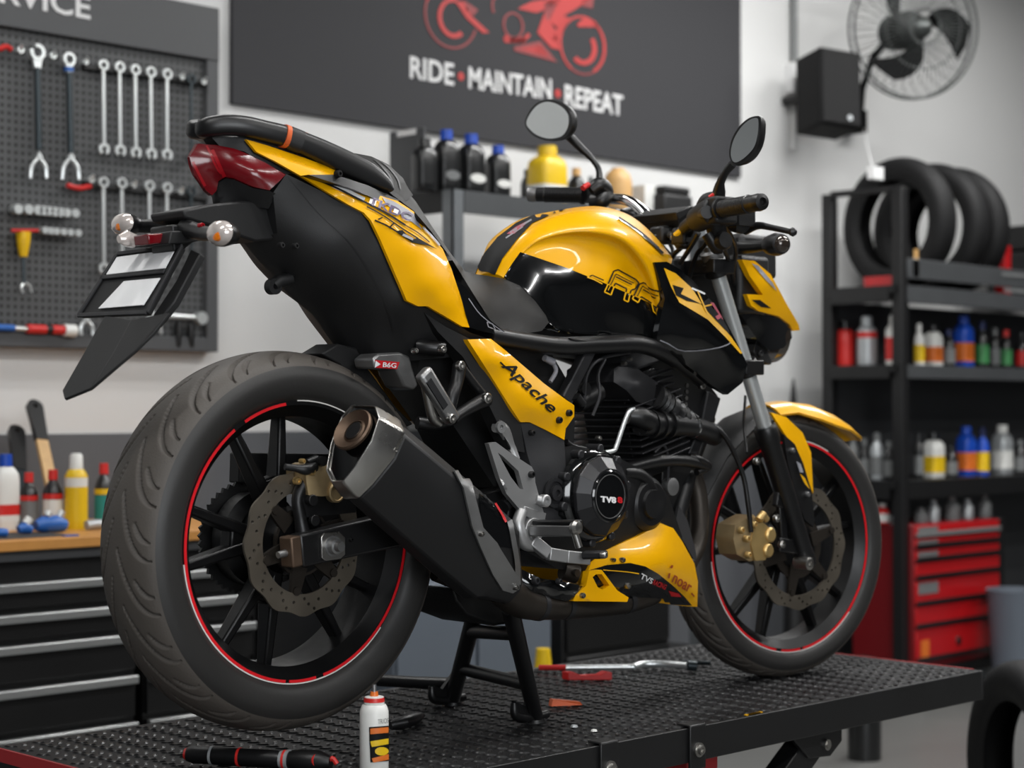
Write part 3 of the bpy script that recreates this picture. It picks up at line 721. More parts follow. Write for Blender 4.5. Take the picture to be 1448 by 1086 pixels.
tag(M().lathe((xx, 2.2, 0), (0,0,1), [(0,0),(0,0.05),(P(1122, 600, 2.2).z,0.028),(P(1122, 536, 2.2).z,0.004),(P(1122, 535, 2.2).z,0)], 14).build('tapered_stand', 'shelf_black'), 'black tapered stand against the wall above the front mudguard', 'stand')

# ================================================================ RIGHT RACK
Y0 = 1.80; xk = P(1280, 500, Y0).x; Y1 = PX(1174, 400, xk-0.03).y; xk2 = 7.4
def yk(px): return PX(px, 500, xk+0.08).y
zk = lambda y: P(1292, y, Y0).z
rk = thing('parts_rack', ((xk+xk2)/2, (Y0+Y1)/2, 0), 'tall black steel rack with tyres on top and bottles on its shelves', 'rack')
for x in (xk-0.022, xk2):
    for y, zt2 in ((Y0, zk(266)), (Y1, P(1180, 275, Y1).z)):
        m = M(); m.bb((x, y, 0), (x+0.05, y+0.05, zt2)); m.build('post', 'shelf_black', rk, bev=0.003)
zsh = [zk(404), zk(516), zk(680)]
for i, (z, th) in enumerate(zip(zsh, (0.07, 0.055, 0.075))):
    b = M(); b.bb((xk-0.04, Y0+0.03, z-0.03), (xk2, Y1+0.02, z)); bo = b.build('shelf_board', 'shelf_black', rk)
    M().bb((xk+0.016, Y0-0.002, z-th), (xk2, Y0+0.03, z)).build('lip', 'shelf_grey' if i < 2 else 'shelf_black', bo)
    M().bb((xk-0.044, Y0+0.052, z-th), (xk-0.036, Y1-0.002, z)).build('lip', 'shelf_black', bo)
M().bb((xk+0.016, Y0-0.004, zk(394)), (xk2, Y0+0.004, zk(366))).build('tray_front', 'shelf_grey', rk, bev=0.002)
M().bb((xk-0.03, Y0+0.05, zk(272)), (xk, Y1, zk(264))).build('top_bar', 'shelf_black', rk)
M().bb((xk+0.03, Y1+0.045, 0.3), (xk2, Y1+0.05, zsh[0]-0.05)).build('back_sheet', 'cab_side', rk)
m = M()
for x, y, y2, Yq in ((1417, 385, 397, Y0-0.005), (1420, 407, 419, Y0-0.003)):
    a = P(x, y, Yq); b = P(x+42, y2-3, Yq); m.bb((a.x, Yq-0.002, b.z), (b.x, Yq, a.z))
m.build('price_tag', 'b_grey', rk)
def tyre_prof(R, hw, rb):   # from one bead round the tread to the other
    k = [(hw*0.74, rb), (hw*0.92, rb+(R-rb)*0.16), (hw, rb+(R-rb)*0.42), (hw*0.96, rb+(R-rb)*0.62), (hw*0.82, rb+(R-rb)*0.80), (hw*0.58, rb+(R-rb)*0.92), (hw*0.29, rb+(R-rb)*0.98), (0, R)]
    return [(-a, r) for a, r in k]+[(a, r) for a, r in k[::-1][1:]]
def spare_tyre(c, axis, R, hw, rb, lab, grp, mm='bg_rubber'):
    pr = tyre_prof(R, hw, rb); s = cr([Vector((a, r, 0)) for a, r in pr], 3)
    pr = [(p.x, p.y) for p in s]+[(p.x*0.9, p.y-0.012 if abs(p.x) < hw*0.9 else p.y) for p in s[::-1]]
    m = M(); m.lathe(c, axis, pr, 56, closed=True)
    return tag(m.build('tyre', mm), lab, 'tyre', grp)
Rt = 0.293
for px, Y, yc, lab, ax in ((1271, 2.05, 301, 'nearest black tyre standing on top of the rack', (1, -0.12, 0)), (1316, 2.06, 306, 'middle one of the three black tyres on the rack', (1, -0.05, 0)), (1343, 2.07, 309, 'farthest right of the three black tyres on the rack', (1, 0.0, 0))):
    c = P(px, yc, Y); c.z = zsh[0]+Rt
    spare_tyre(c, ax, Rt, 0.06, 0.205, lab, 'tyres on the rack')
q = P(1250, 395, 2.0)
tag(M().bb((xk+0.07, 1.86, zsh[0]), (xk+0.11, 2.05, zsh[0]+0.048)).build('red_box', 'box_red', bev=0.003), 'flat red box under the nearest tyre on the rack', 'box')
q = P(1418, 372, 1.9)
tag(M().box((q.x, 1.9, zsh[0]+0.115), (0.055, 0.055, 0.23)).build('red_tin', 'box_red', bev=0.004), 'small red tin at the right on the top tray', 'tin')
q = P(1452, 330, 2.1)
t = thing('black_crate', (q.x+0.1, 2.1, zsh[0]), 'stack-like black crate at the right end of the top tray', 'crate')
for i in range(3): M().bb((q.x-0.12, 1.92, zsh[0]+0.125*i), (q.x+0.35, 2.25, zsh[0]+0.125*i+0.118)).build('crate_tier', 'shelf_black', t, bev=0.01)
t = thing('label_tag', P(1297, 380, Y0), 'white paper tag hanging on the front post of the rack', 'tag')
a = P(1291, 352, Y0-0.002); b = P(1299, 392, Y0-0.002)
M().bb((a.x, Y0-0.004, b.z), (b.x, Y0-0.001, P(1295, 366, Y0).z)).build('paper', 'decal_white', t); M().bb((a.x+0.01, Y0-0.005, P(1295, 366, Y0).z), (b.x-0.008, Y0-0.001, a.z)).build('strip', 'b_tan', t)
z2, z3 = zsh[1], zsh[2]
xe_ = xk+0.1
for px, top, w, bd, cp, lbl, q, l2 in ((1195, 452, 26, 'b_red', 'b_black', 'b_red', 'all red with a black cap', None), (1226, 447, 28, 'b_silver', 'b_silver', 'b_silver', 'silver with a red band', 'b_red'), (1265, 445, 25, 'b_white', 'b_white', 'b_red', 'white topped with a red label', None)):
    bottle('spray_can', px, top, z2, yk(px), w, 'spray', bd, cp, lbl, 'spray can in the open left end of the rack, '+q, 'spray can', 'cans in the rack end', l2)
row2 = [(1300, 458, 15, 'b_white', 'b_white', 'b_yellow', 'white and yellow, leftmost'), (1320, 460, 25, 'b_white', 'b_black', 'b_orange', 'wide white body with dark cap'), (1342, 466, 18, 'b_black', 'b_navy', 'b_grey', 'dark with a navy cap'), (1363, 447, 27, 'b_blue', 'b_blue', 'b_orange', 'bright blue'), (1389, 455, 19, 'b_black', 'b_navy', 'b_green', 'dark with a green label'), (1407, 464, 16, 'b_black', 'b_grey', 'b_grey', 'slim dark with grey label'), (1423, 467, 16, 'b_black', 'b_red', 'b_green', 'dark with a red cap'), (1445, 470, 18, 'b_black', 'b_black', 'b_red', 'dark with a red label, rightmost')]
row3 = [(1299, 612, 14, 'b_black', 'b_black', 'b_grey', 'black and slim, leftmost'), (1320, 612, 29, 'b_white', 'b_black', 'b_yellow', 'white with a yellow label'), (1345, 630, 18, 'b_black', 'b_black', 'b_grey', 'dark, between the white and blue ones'), (1366, 603, 27, 'b_blue', 'b_blue', 'b_orange', 'wide blue with orange label'), (1389, 605, 19, 'b_blue', 'b_navy', 'b_yellow', 'slim blue with yellow label'), (1417, 601, 28, 'b_silver', 'b_white', 'b_white', 'tall pale grey'), (1442, 622, 20, 'b_black', 'b_grey', 'b_grey', 'dark, rightmost')]
for rw, z, nm in ((row2, z2, 'middle'), (row3, z3, 'lower')):
    for i, (px, top, w, bd, cp, lbl, q) in enumerate(rw):
        bottle('bottle', px, top, z, 1.9+0.03*(i % 2), w, 'flat' if w > 23 else 'round', bd, cp, lbl, 'bottle on the %s shelf of the rack, %s' % (nm, q), 'bottle', 'bottles on the %s shelf' % nm)
for px, top, w, bd, q in ((1206, 606, 18, 'b_grey', 'leftmost'), (1222, 612, 16, 'b_black', 'second'), (1240, 604, 20, 'b_silver', 'middle, silver'), (1257, 616, 16, 'b_black', 'fourth'), (1272, 610, 15, 'b_grey', 'rightmost')):
    bottle('small_bottle', px, top+8, z3, yk(px), w, 'round', bd, 'b_grey', 'b_grey', 'small bottle in the lower left end of the rack above the front tyre, '+q, 'bottle', 'small bottles in the rack end')

# red tool cabinet
xa_, xb_ = P(1291, 800, 1.78).x, P(1411, 800, 1.78).x; zt2 = P(1300, 742, 1.78).z; zb2 = 0.17
tc = thing('tool_cabinet', ((xa_+xb_)/2, 1.98, 0), 'red roller tool cabinet with black drawer rails under the rack', 'tool cabinet')
M().bb((xa_, 1.78, zb2), (xb_, 2.08, zt2)).build('carcass', 'box_dark_red', tc, bev=0.006)
M().bb((xa_-0.003, 1.775, zb2-0.05), (xb_+0.05, 2.08, zb2)).build('base', 'shelf_black', tc, bev=0.004)
M().bb((xb_, 1.775, zb2), (xb_+0.05, 2.08, zt2)).build('side_post', 'shelf_black', tc, bev=0.004)
dy = [742, 761, 777, 796, 821, 858, 890, 938]
for i in range(7):
    za = P(1292, dy[i]+2, 1.78).z; zb_ = P(1292, dy[i+1]-1, 1.78).z
    d = M().bb((xa_+0.006, 1.768, max(zb_, zb2+0.004)), (xb_-0.006, 1.78, za)).build('drawer', 'box_red', tc, bev=0.003)
    M().bb((xa_+0.004, 1.760, max(zb_, zb2+0.004)), (xb_-0.004, 1.768, max(zb_, zb2+0.004)+0.018)).build('rail', 'b_black' if i else 'b_grey', d, bev=0.002)
    if i in (0, 1, 2, 4): M().bb((xa_+0.02, 1.7655, (za+zb_)/2-0.004), (xa_+0.17, 1.768, za-0.006)).build('label', 'b_grey', d)
M().lathe((xa_+0.33, 1.769, P(1354, 905, 1.78).z), (0,-1,0), [(0,0),(0,0.02),(0.006,0.018),(0.006,0)], 16).build('lock', 'b_black', tc)
M().bb((xa_+0.04, 1.766, P(1305, 930, 1.78).z), (xa_+0.10, 1.768, P(1305, 905, 1.78).z)).build('sticker', 'b_orange', tc)
for x in (xa_+0.06, xb_-0.02):
    for y in (1.83, 2.03):
        w = M().lathe((x-0.018, y, 0.055), (1,0,0), [(0,0),(0,0.045),(0.006,0.055),(0.03,0.055),(0.036,0.045),(0.036,0)], 20).build('caster', 'b_grey', tc)
        M().bb((x-0.024, y-0.03, 0.06), (x+0.024, y+0.03, zb2-0.05)).build('fork', 'b_silver', w)
for i, (px, h, r, mm, q) in enumerate(((1308, 0.06, 0.03, 'b_grey', 'grey cap at the left'), (1326, 0.09, 0.026, 'b_silver', 'silver one'), (1352, 0.10, 0.034, 'b_grey', 'wide grey one'), (1374, 0.085, 0.026, 'b_silver', 'slim silver one'), (1398, 0.10, 0.03, 'b_grey', 'grey one at the right'))):
    x = P(px, 740, 1.85).x
    tag(M().lathe((x, 1.87, zt2), (0,0,1), [(0,0),(0,r),(h*0.6,r),(h*0.8,r*0.5),(h,r*0.5),(h,0)], 16).build('cup', mm), 'small metal pot on the red tool cabinet, '+q, 'pot', 'pots on the tool cabinet')
x = P(1247, 720, 2.02).x
bottle('red_can', 1247, 712, zt2, yk(1247)-0.03, 22, 'round', 'b_red', 'b_white', 'b_white', 'red can on the left rear of the tool cabinet', 'can')
bottle('grey_can', 1266, 726, zt2, yk(1266)-0.02, 16, 'round', 'b_silver', 'b_grey', 'b_grey', 'grey can behind the front post on the tool cabinet', 'can')
x = P(1440, 900, 1.6).x
tag(M().lathe((x, 1.6, 0), (0,0,1), [(0,0),(0,0.10),(0.46,0.13),(0.48,0.135),(0.48,0.12),(0.03,0.09),(0.03,0)], 28).build('waste_bin', 'bin_grey'), 'blue grey waste bin right of the red tool cabinet', 'bin')
d = ray(1452, 1060); k = 4.75/d.dot(FW); c = CAM+d*k; c.z = 0.295
spare_tyre(c, (0.80, -0.60, 0), 0.295, 0.062, 0.2, 'black tyre standing on the floor at the right edge of the photo', None)
q = P(1222, 905, 1.35); 
tag(M().lathe((q.x, 1.35, 0), (0,0,1), [(0,0),(0,0.06),(0.33,0.06),(0.36,0.05),(0.37,0)], 18).build('black_canister', 'b_black'), 'black canister on the floor behind the front tyre', 'canister')

# ================================================================ WALL FITTINGS
m = M(); x = P(1118, 50, YW).x
t = thing('wall_conduit', (x, YW, P(1118, 130, YW).z), 'grey wall conduit with a pale junction box between banner and speaker', 'conduit')
M().tube([(x, YW-0.018, HC), (x, YW-0.018, P(1118, 96, YW).z)], 0.017, 10).build('pipe', 'b_grey', t)
a = P(1110, 132, YW); b = P(1130, 94, YW); M().bb((a.x, YW-0.05, a.z), (b.x, YW, b.z)).build('junction_box', 'decal_white', t, bev=0.004)
M().tube([(x, YW-0.018, a.z), (x, YW-0.018, P(1118, 212, YW).z)], 0.017, 10).build('pipe', 'wall', t)
c = P(1171, 133, 2.2); s = ppm(c)
sp = thing('wall_speaker', c, 'black box loudspeaker on the wall beside the fan', 'speaker')
R = Matrix.Rotation(math.radians(-22), 3, 'Z') @ Matrix.Rotation(math.radians(-7), 3, 'X') @ Matrix.Rotation(math.radians(4), 3, 'Y')
M().box(c, (0.205, 0.20, 0.34), 0, R).build('cabinet', 'speaker_black', sp, bev=0.012)
M().box(c+R @ Vector((0, -0.102, 0)), (0.185, 0.006, 0.318), 0, R).build('grille', 'speaker_black', sp, bev=0.003)
M().lathe(c+R @ Vector((0.04, -0.106, -0.13)), R @ Vector((0,-1,0)), [(0,0),(0,0.012),(0.002,0.012),(0.002,0)], 14).build('badge', 'b_silver', sp)
M().tube([c+Vector((0, 0.08, 0)), (c.x+0.02, YW, c.z)], 0.02, 10).build('bracket', 'shelf_black', sp)
c = P(1296, 40, 1.98); s = ppm(c); n = Vector((-0.46, -0.88, -0.09)).normalized(); R0 = 98/s
fn = thing('wall_fan', c, 'large black wall fan with a wire cage at the top right', 'fan')
u = n.cross(Vector((0,0,1))).normalized(); w = u.cross(n)
def fpt(r, a, h): return c+(u*math.cos(a)+w*math.sin(a))*r+n*h
m = M()
for r, h in ((R0, 0.0), (R0, -0.05), (R0*0.6, 0.062), (R0*0.25, 0.075)): m.tube([fpt(r, 2*math.pi*i/48, h) for i in range(48)], 0.0055 if r == R0 else 0.0025, 6, closed=True)
m.build('cage_rim', 'fan_wire', fn)
m = M()
for i in range(64):
    a = 2*math.pi*i/64; m.tube([fpt(R0*0.2, a, 0.076), fpt(R0*0.6, a, 0.064), fpt(R0*0.9, a, 0.035), fpt(R0, a, 0.0)], 0.0016, 4)
for i in range(32):
    a = 2*math.pi*i/32; m.tube([fpt(R0, a, -0.05), fpt(R0*0.8, a, -0.10), fpt(R0*0.25, a, -0.12)], 0.0016, 4)
m.build('cage_wires', 'fan_wire', fn)
for k in range(3):
    a0 = math.radians(20+120*k); m = M(); A = []
    for i in range(9):
        f = i/8; r = R0*(0.15+0.7*f); sw = 0.95*f
        wdt = 0.22+0.24*math.sin(f*2.6)
        A.append([fpt(r, a0+sw-wdt, 0.02), fpt(r, a0+sw, 0.0), fpt(r, a0+sw+wdt*0.7, -0.03), fpt(r, a0+sw+wdt*0.7, -0.034), fpt(r, a0+sw, -0.004), fpt(r, a0+sw-wdt, 0.016)])
    m.loft(A); m.build('blade', 'fan_black', fn)
M().lathe(c, n, [(0.02,0),(0.02,R0*0.16),(0.05,R0*0.16),(0.07,R0*0.1),(0.085,0)], 24).build('hub', 'fan_wire', fn)
M().lathe(c, -n, [(0.04,0),(0.04,0.07),(0.06,0.085),(0.2,0.08),(0.23,0.05),(0.23,0)], 24).build('motor', 'fan_black', fn)
q = P(1214, 150, 2.38)
m = M(); m.tube([c-n*0.2, Vector((q.x, 2.30, c.z-0.06)), Vector((q.x, 2.36, c.z-0.2)), Vector((q.x, 2.38, P(1214, 185, 2.38).z))], 0.016, 10); m.build('arm', 'fan_black', fn)
M().bb((q.x-0.045, 2.36, P(1214, 187, 2.38).z), (q.x+0.045, YW, P(1214, 155, 2.38).z)).build('wall_mount', 'fan_black', fn, bev=0.006)
m = M(); m.tube(cr([P(1222, 182, 2.36), P(1226, 205, 2.1), P(1231, 225, 1.85), P(1234, 236, 1.72)], 6), 0.0025, 6)
m.box(P(1238, 245, 1.72), (0.07, 0.03, 0.05), 0); tag(m.build('hanging_plug', 'decal_white'), 'white plug hanging on a cord below the fan', 'plug')
# ================================================================ LIFT
ZD = G
pA = PZ(1382, 948, ZD); pB = PZ(870, 1050, ZD); pC = PZ(960, 919, ZD); pE = PZ(100, 1035, ZD)
yn = (pA.y+pB.y)/2; yf = (pC.y+pE.y)/2; xr_ = pA.x; xl_ = PZ(20, 1062, ZD).x
lift = thing('lift_table', ((xl_+xr_)/2, (yn+yf)/2, 0), 'black motorcycle lift table with a checker plate deck', 'lift table')
m = M(); m.bb((xl_, yn, ZD-0.008), (xr_, yf, ZD-0.0005))
m.build('deck_plate', 'deck', lift)
m = M(); st = 0.026; j = 0
y = yn+0.014
while y < yf-0.01:
    x = xl_+0.016+(j % 2)*st; i = 0
    while x < xr_-0.012:
        a = math.radians(45 if (i+j) % 2 else -45); ca, sa = math.cos(a), math.sin(a); L, w_, h = 0.0125, 0.0042, 0.0021
        pts = [(L, 0), (L*0.4, w_), (-L*0.4, w_), (-L, 0), (-L*0.4, -w_), (L*0.4, -w_)]
        bs = [Vector((x+p*ca-q*sa, y+p*sa+q*ca, ZD-0.0006)) for p, q in pts]
        tp = [Vector((x+(p*ca-q*sa)*0.62, y+(p*sa+q*ca)*0.62, ZD+h)) for p, q in pts]
        m.add(bs+tp, [(k, (k+1) % 6, 6+(k+1) % 6, 6+k) for k in range(6)]+[tuple(range(6, 12))])
        x += st; i += 1
    y += st; j += 1
m.build('tread_pattern', 'deck_lug', lift, recalc=False)
hs = 0.062
m = M(); m.bb((xl_, yn-0.006, ZD-hs), (xr_, yn, ZD)); m.bb((xl_, yn, ZD-hs), (xr_, yn+0.03, ZD-hs+0.006)); m.build('side_rail', 'lift_black', lift, bev=0.0015)
m = M(); m.bb((xl_, yf, ZD-hs), (xr_, yf+0.006, ZD)); m.build('side_rail', 'lift_black', lift, bev=0.0015)
m = M(); m.bb((xr_, yn-0.006, ZD-hs), (xr_+0.006, yf+0.006, ZD)); m.build('end_rail', 'lift_black', lift, bev=0.0015)
m = M(); m.bb((xl_-0.006, yn-0.006, ZD-hs), (xl_, yf+0.006, ZD)); m.build('end_rail', 'lift_black', lift, bev=0.0015)
M().bb((xr_+0.0062, yn+0.02, ZD-0.012), (xr_+0.010, yf, ZD+0.0015)).build('edge_strip', 'lift_red', lift)
M().bb((xl_-0.012, yn, ZD-0.02), (xl_-0.0062, yf, ZD+0.002)).build('edge_strip', 'lift_red', lift)
m = M()
for px in np.linspace(1060, 1100, 7):
    q = PZ(px, 1012, ZD); m.box((q.x, yn+0.004, ZD+0.0012), (0.012, 0.006, 0.002))
m.build('yellow_mark', 'decal_yellow', lift)
for px, py in ((860, 1062), (985, 1042)):
    q = P(px, py, yn-0.008); 
    b = M(); b.bb((q.x-0.022, yn-0.012, ZD-0.075), (q.x+0.022, yn-0.006, ZD+0.004)); b.bb((q.x-0.022, yn-0.012, ZD+0.0022), (q.x+0.022, yn+0.02, ZD+0.006)); bo = b.build('clip', 'lift_black', lift, bev=0.002)
    M().lathe((q.x, yn-0.012, ZD-0.040), (0,-1,0), [(0,0),(0,0.013),(0.004,0.013),(0.004,0.009),(0.010,0.008),(0.010,0.004),(0.005,0.004),(0.005,0)], 6*3).build('bolt', 'steel', bo)
q = P(1172, 1040, yn+0.01); 
g = M(); g.prism([Vector((q.x-0.11, yn+0.02, ZD-hs)), Vector((q.x+0.06, yn+0.02, ZD-hs)), Vector((q.x+0.06, yn+0.02, ZD-hs-0.03)), Vector((q.x+0.02, yn+0.02, ZD-hs-0.055)), Vector((q.x-0.05, yn+0.02, ZD-hs-0.05))], (0, 0.012, 0)); go = g.build('hinge_plate', 'lift_black', lift, bev=0.002)
M().lathe((q.x+0.005, yn+0.02, ZD-hs-0.03), (0,-1,0), [(0,0),(0,0.011),(0.005,0.011),(0.005,0.006),(0.007,0.006),(0.007,0)], 18).build('bolt', 'steel', go)
xp = q.x
for y in (yn+0.05, yf-0.05):
    M().beam((xp-0.02, y, ZD-hs-0.03), (xp-0.75, y, 0.09), 0.045, 0.06, 0).build('lift_arm', 'lift_black', lift, bev=0.003)
    M().beam((xp-1.25, y+(0.05 if y < 0 else -0.05), ZD-hs-0.03), (xp-0.02, y+(0.05 if y < 0 else -0.05), 0.09), 0.045, 0.05, 0).build('lift_arm', 'lift_black', lift, bev=0.003)
m = M()
for y in (yn+0.075, yf-0.075): m.bb((xp-1.4, y-0.04, 0), (xp+0.15, y+0.04, 0.07))
for x in (xp-1.35, xp+0.1): m.bb((x-0.04, yn+0.05, 0), (x+0.04, yf-0.05, 0.065))
m.build('base_frame', 'lift_black', lift, bev=0.003)
M().bb((xl_+0.5, yn+0.1, ZD-hs-0.05), (xl_+0.56, yf-0.1, ZD-0.008)).build('cross_beam', 'lift_red', lift, bev=0.002)
M().bb((xl_+1.05, yn+0.07, ZD-hs-0.045), (xl_+1.14, yf-0.1, ZD-0.008)).build('cross_beam', 'lift_red', lift, bev=0.002)

# ---- loose things on the lift
ZS = ZD+0.0022
# spray bottle in the foreground
b = PZ(529, 1092, ZS); s = ppm(b); r = 20.5/s
t = thing('lubricant_can', b, 'white spray can with an orange nozzle standing on the lift near the rear tyre', 'spray can')
H = lambda y: P(529, y, b.y).z-b.z
M().lathe(b, (0,0,1), [(0,0),(0,r*0.94),(0.004,r),(H(1006),r),(H(999),r*0.9),(H(996),r*0.8),(H(996),0)], 36).build('can', 'b_white', t)
can = M(); can.lathe(b, (0,0,1), [(0,r),(H(1006),r)], 60); cb = can.bvh()
M().lathe(b, (0,0,1), [(H(997),0),(H(997),r*0.66),(H(993),r*0.72),(H(985),r*0.66),(H(984),r*0.5),(H(984),0)], 28).build('shoulder', 'b_white', t)
M().lathe(b, (0,0,1), [(H(992),r*0.67),(H(992),r*0.73),(H(986),r*0.69),(H(986),r*0.6)], 28).build('red_ring', 'b_red', t)
M().lathe(b, (0,0,1), [(H(985),0),(H(985),r*0.3),(H(978),r*0.26),(H(978),0)], 18).build('nozzle', 'b_orange', t)
M().lathe(b, (0,0,1), [(H(979),0),(H(979),r*0.16),(H(968),r*0.14),(H(968),0)], 16).build('tip', 'brushed', t)
m = M(); decal(m, [(522,1028),(549,1026),(549,1076),(524,1078)], cb, 0, 4); decal(m, [(524,1030),(548,1028),(548,1036),(524,1038)], cb, 1, 4, 0.0018); decal(m, [(524,1048),(548,1044),(548,1052),(526,1056)], cb, 2, 4, 0.0018)
decal(m, circ2(539, 1062, 9, 14, 6), cb, 2, 4, 0.0022); decal(m, [(526,1072),(548,1066),(548,1074),(528,1078)], cb, 1, 4, 0.0022)
dtext(m, 'TRIOS', [(534,1024),(548,1022),(548,1015),(534,1017)], cb, 3)
m.build('label', ['decal_dark', 'b_orange', 'b_yellow', 'b_grey'], t)
# torque tool
def onz(px, py, dz=0.0): return PZ(px, py, ZS+dz)
t = thing('torque_wrench', onz(360, 1080), 'black torque wrench with red and silver rings lying at the front of the lift', 'torque wrench')
a = onz(262, 1066, 0.016); b2 = onz(468, 1078, 0.016); D = b2-a
AT = lambda f: a+D*f
M().tube([AT(0.02), AT(0.06), AT(0.4), AT(0.62), AT(0.66)], [0.012, 0.0145, 0.0145, 0.0145, 0.013], 18).build('grip', 'satin_black', t)
m = M(); m.tube([AT(0.0), AT(0.03)], [0.009, 0.0125], 16); m.build('end_cap', 'b_red', t)
for f, mm, nm in ((0.19, 'b_silver', 'silver_ring'), (0.38, 'b_red', 'red_ring'), (0.69, 'b_red', 'red_ring')): M().tube([AT(f-0.008), AT(f+0.008)], 0.0152, 18).build(nm, mm, t)
M().tube([AT(0.66), AT(0.72)], [0.0135, 0.016], 18).build('collar', 'b_silver', t)
m = M(); q = AT(0.86); m.tube([AT(0.72), AT(0.80), AT(0.92), AT(1.0)], [0.014, 0.018, 0.018, 0.010], 18); m.build('head', 'satin_black', t)
cam_n = (CAM-q).normalized(); m = M(); m.ring(q+Vector((0,-0.0165,0.003)), (0,-1,0.2), 0.0085, 0.011, 0.003, 24); m.build('dial_ring', 'b_red', t)
m = M(); m.tube(cr([AT(0.97), AT(1.01)+Vector((0,0,0.006)), AT(1.04)+Vector((0,0,-0.002))], 4), 0.004, 8); m.build('trigger', 'b_red', t)
# black cap beside the can
m = M(); q = onz(575, 1022, 0.012); m.tube([onz(552, 1026, 0.010), onz(570, 1022, 0.013), onz(588, 1016, 0.012), onz(596, 1012, 0.008)], [0.008, 0.012, 0.011, 0.006], 12)
tag(m.build('rubber_grip', 'satin_black'), 'black rubber grip lying behind the white spray can', 'grip')
# red clamp
t = thing('red_clip', onz(836, 960), 'small red plastic clip lying on the deck behind the centre stand', 'clip')
m = M(); m.prism([onz(x, 962, 0)+Vector((0, 0, z)) for x, z in ((803, 0), (866, 0), (866, 0.017), (858, 0.019), (850, 0.012), (822, 0.011), (810, 0.018), (803, 0.018))], (0, 0.018, 0)); m.build('body', 'tool_red', t, bev=0.002)
# ratchet bar
t = thing('breaker_bar', onz(880, 945), 'long chrome breaker bar lying along the far side of the deck', 'bar')
m = M(); m.tube([onz(800, 944, 0.009), onz(896, 943, 0.009)], 0.006, 10); m.build('shaft', 'tool_steel', t)
m = M(); m.tube(cr([onz(896, 943, 0.009), onz(910, 939, 0.012), onz(940, 939, 0.012), onz(972, 941, 0.012)], 5), 0.0075, 10); m.build('handle', 'tool_steel', t)
m = M(); m.tube([onz(972, 941, 0.012), onz(984, 942, 0.010)], 0.011, 12); m.build('head', 'tool_dark', t)
m = M(); m.tube([onz(762, 944, 0.008), onz(800, 944, 0.009)], 0.006, 10); m.build('red_grip', 'tool_red', t)
m = M(); m.tube([onz(965, 936, 0.006), onz(1005, 938, 0.006)], 0.005, 8); tag(m.build('thin_rod', 'tool_dark'), 'thin dark rod beside the head of the breaker bar', 'rod')
# orange sliver and crumbs
m = M(); m.prism([onz(780, 999, 0.0)+Vector((0, 0, z))+Vector((dx, dy, 0)) for dx, dy, z in ((0,0,0),(0.055,-0.03,0),(0.05,-0.028,0.006),(0.008,0.004,0.012))], (0.006, 0.014, 0)); tag(m.build('copper_clip', 'rust_orange'), 'orange metal sliver beside the foot of the centre stand', 'sliver')
for px, py, r, lab, mm in ((812, 1028, 0.007, 'crumpled foil crumb on the deck near the front rail', 'b_silver'), (840, 1034, 0.006, 'flat pale crumb on the deck right of the foil crumb', 'b_white')):
    q = onz(px, py, 0.0); m = M(); m.lathe(q, (0,0,1), [(0,0),(0,r),(r*0.5,r*0.8),(r*0.7,0)], 7); tag(m.build('crumb', mm), lab, 'crumb')
# ================================================================ MOTORCYCLE
bk = thing('motorcycle', (0.65, 0, G), 'yellow and black naked motorcycle standing on its centre stand on the lift', 'motorcycle')
ONE = {'bolts':'bolt','screws':'screw','case_bolts':'case_bolt','head_bolts':'head_bolt','engine_bolts':'bolt','bracket_bolts':'bolt','lug_bolts':'bolt','cover_bolts':'bolt','cover_screws':'screw','clamp_bolts':'bolt','stay_screws':'screw','pan_screws':'screw','rivets':'rivet','red_rim_stripe':'red_rim_stripe','white_rim_stripe':'white_rim_stripe','cable':'cable','control_cables':'control_cable','hose':'hose','pipe_clamp':'pipe_clamp','red_switch':'red_switch','fork_cap':'fork_cap','bar_clamp':'bar_clamp','spark_coil':'coil_ring','piston_cap':'piston_cap'}
def part(m, name, mats, parent=None, **k):
    if name in ONE:
        for q in pieces(m): o = q.build(ONE[name], mats, parent or bk, **k)
        return o
    return m.build(name, mats, parent or bk, **k)
RW = V(0, 0, 0.358); FWc = V(1.345, 0, 0.279); ST = math.radians(-10.7)
def bolt(m, c, r, mi=0, ax=(0, -1, 0), h=0.006): m.lathe(c, ax, [(-.004, r), (h*0.7, r), (h, r*0.8), (h, r*0.45), (h*0.4, r*0.42), (h*0.4, 0)], 16, mi)
def dsolid(m, poly, bvh, th=0.004, off=0.001, step=6, mi=0, sm=0, holes=()):
    if sm: poly = [tuple(p) for p in cr([Vector((p[0], p[1], 0)) for p in poly], sm, True)]
    v, f = fill2d(poly, holes, step); v, f = clean(*onto(v, f, bvh, off)); m.solid((v, f), (0, -th, 0), mi); return m

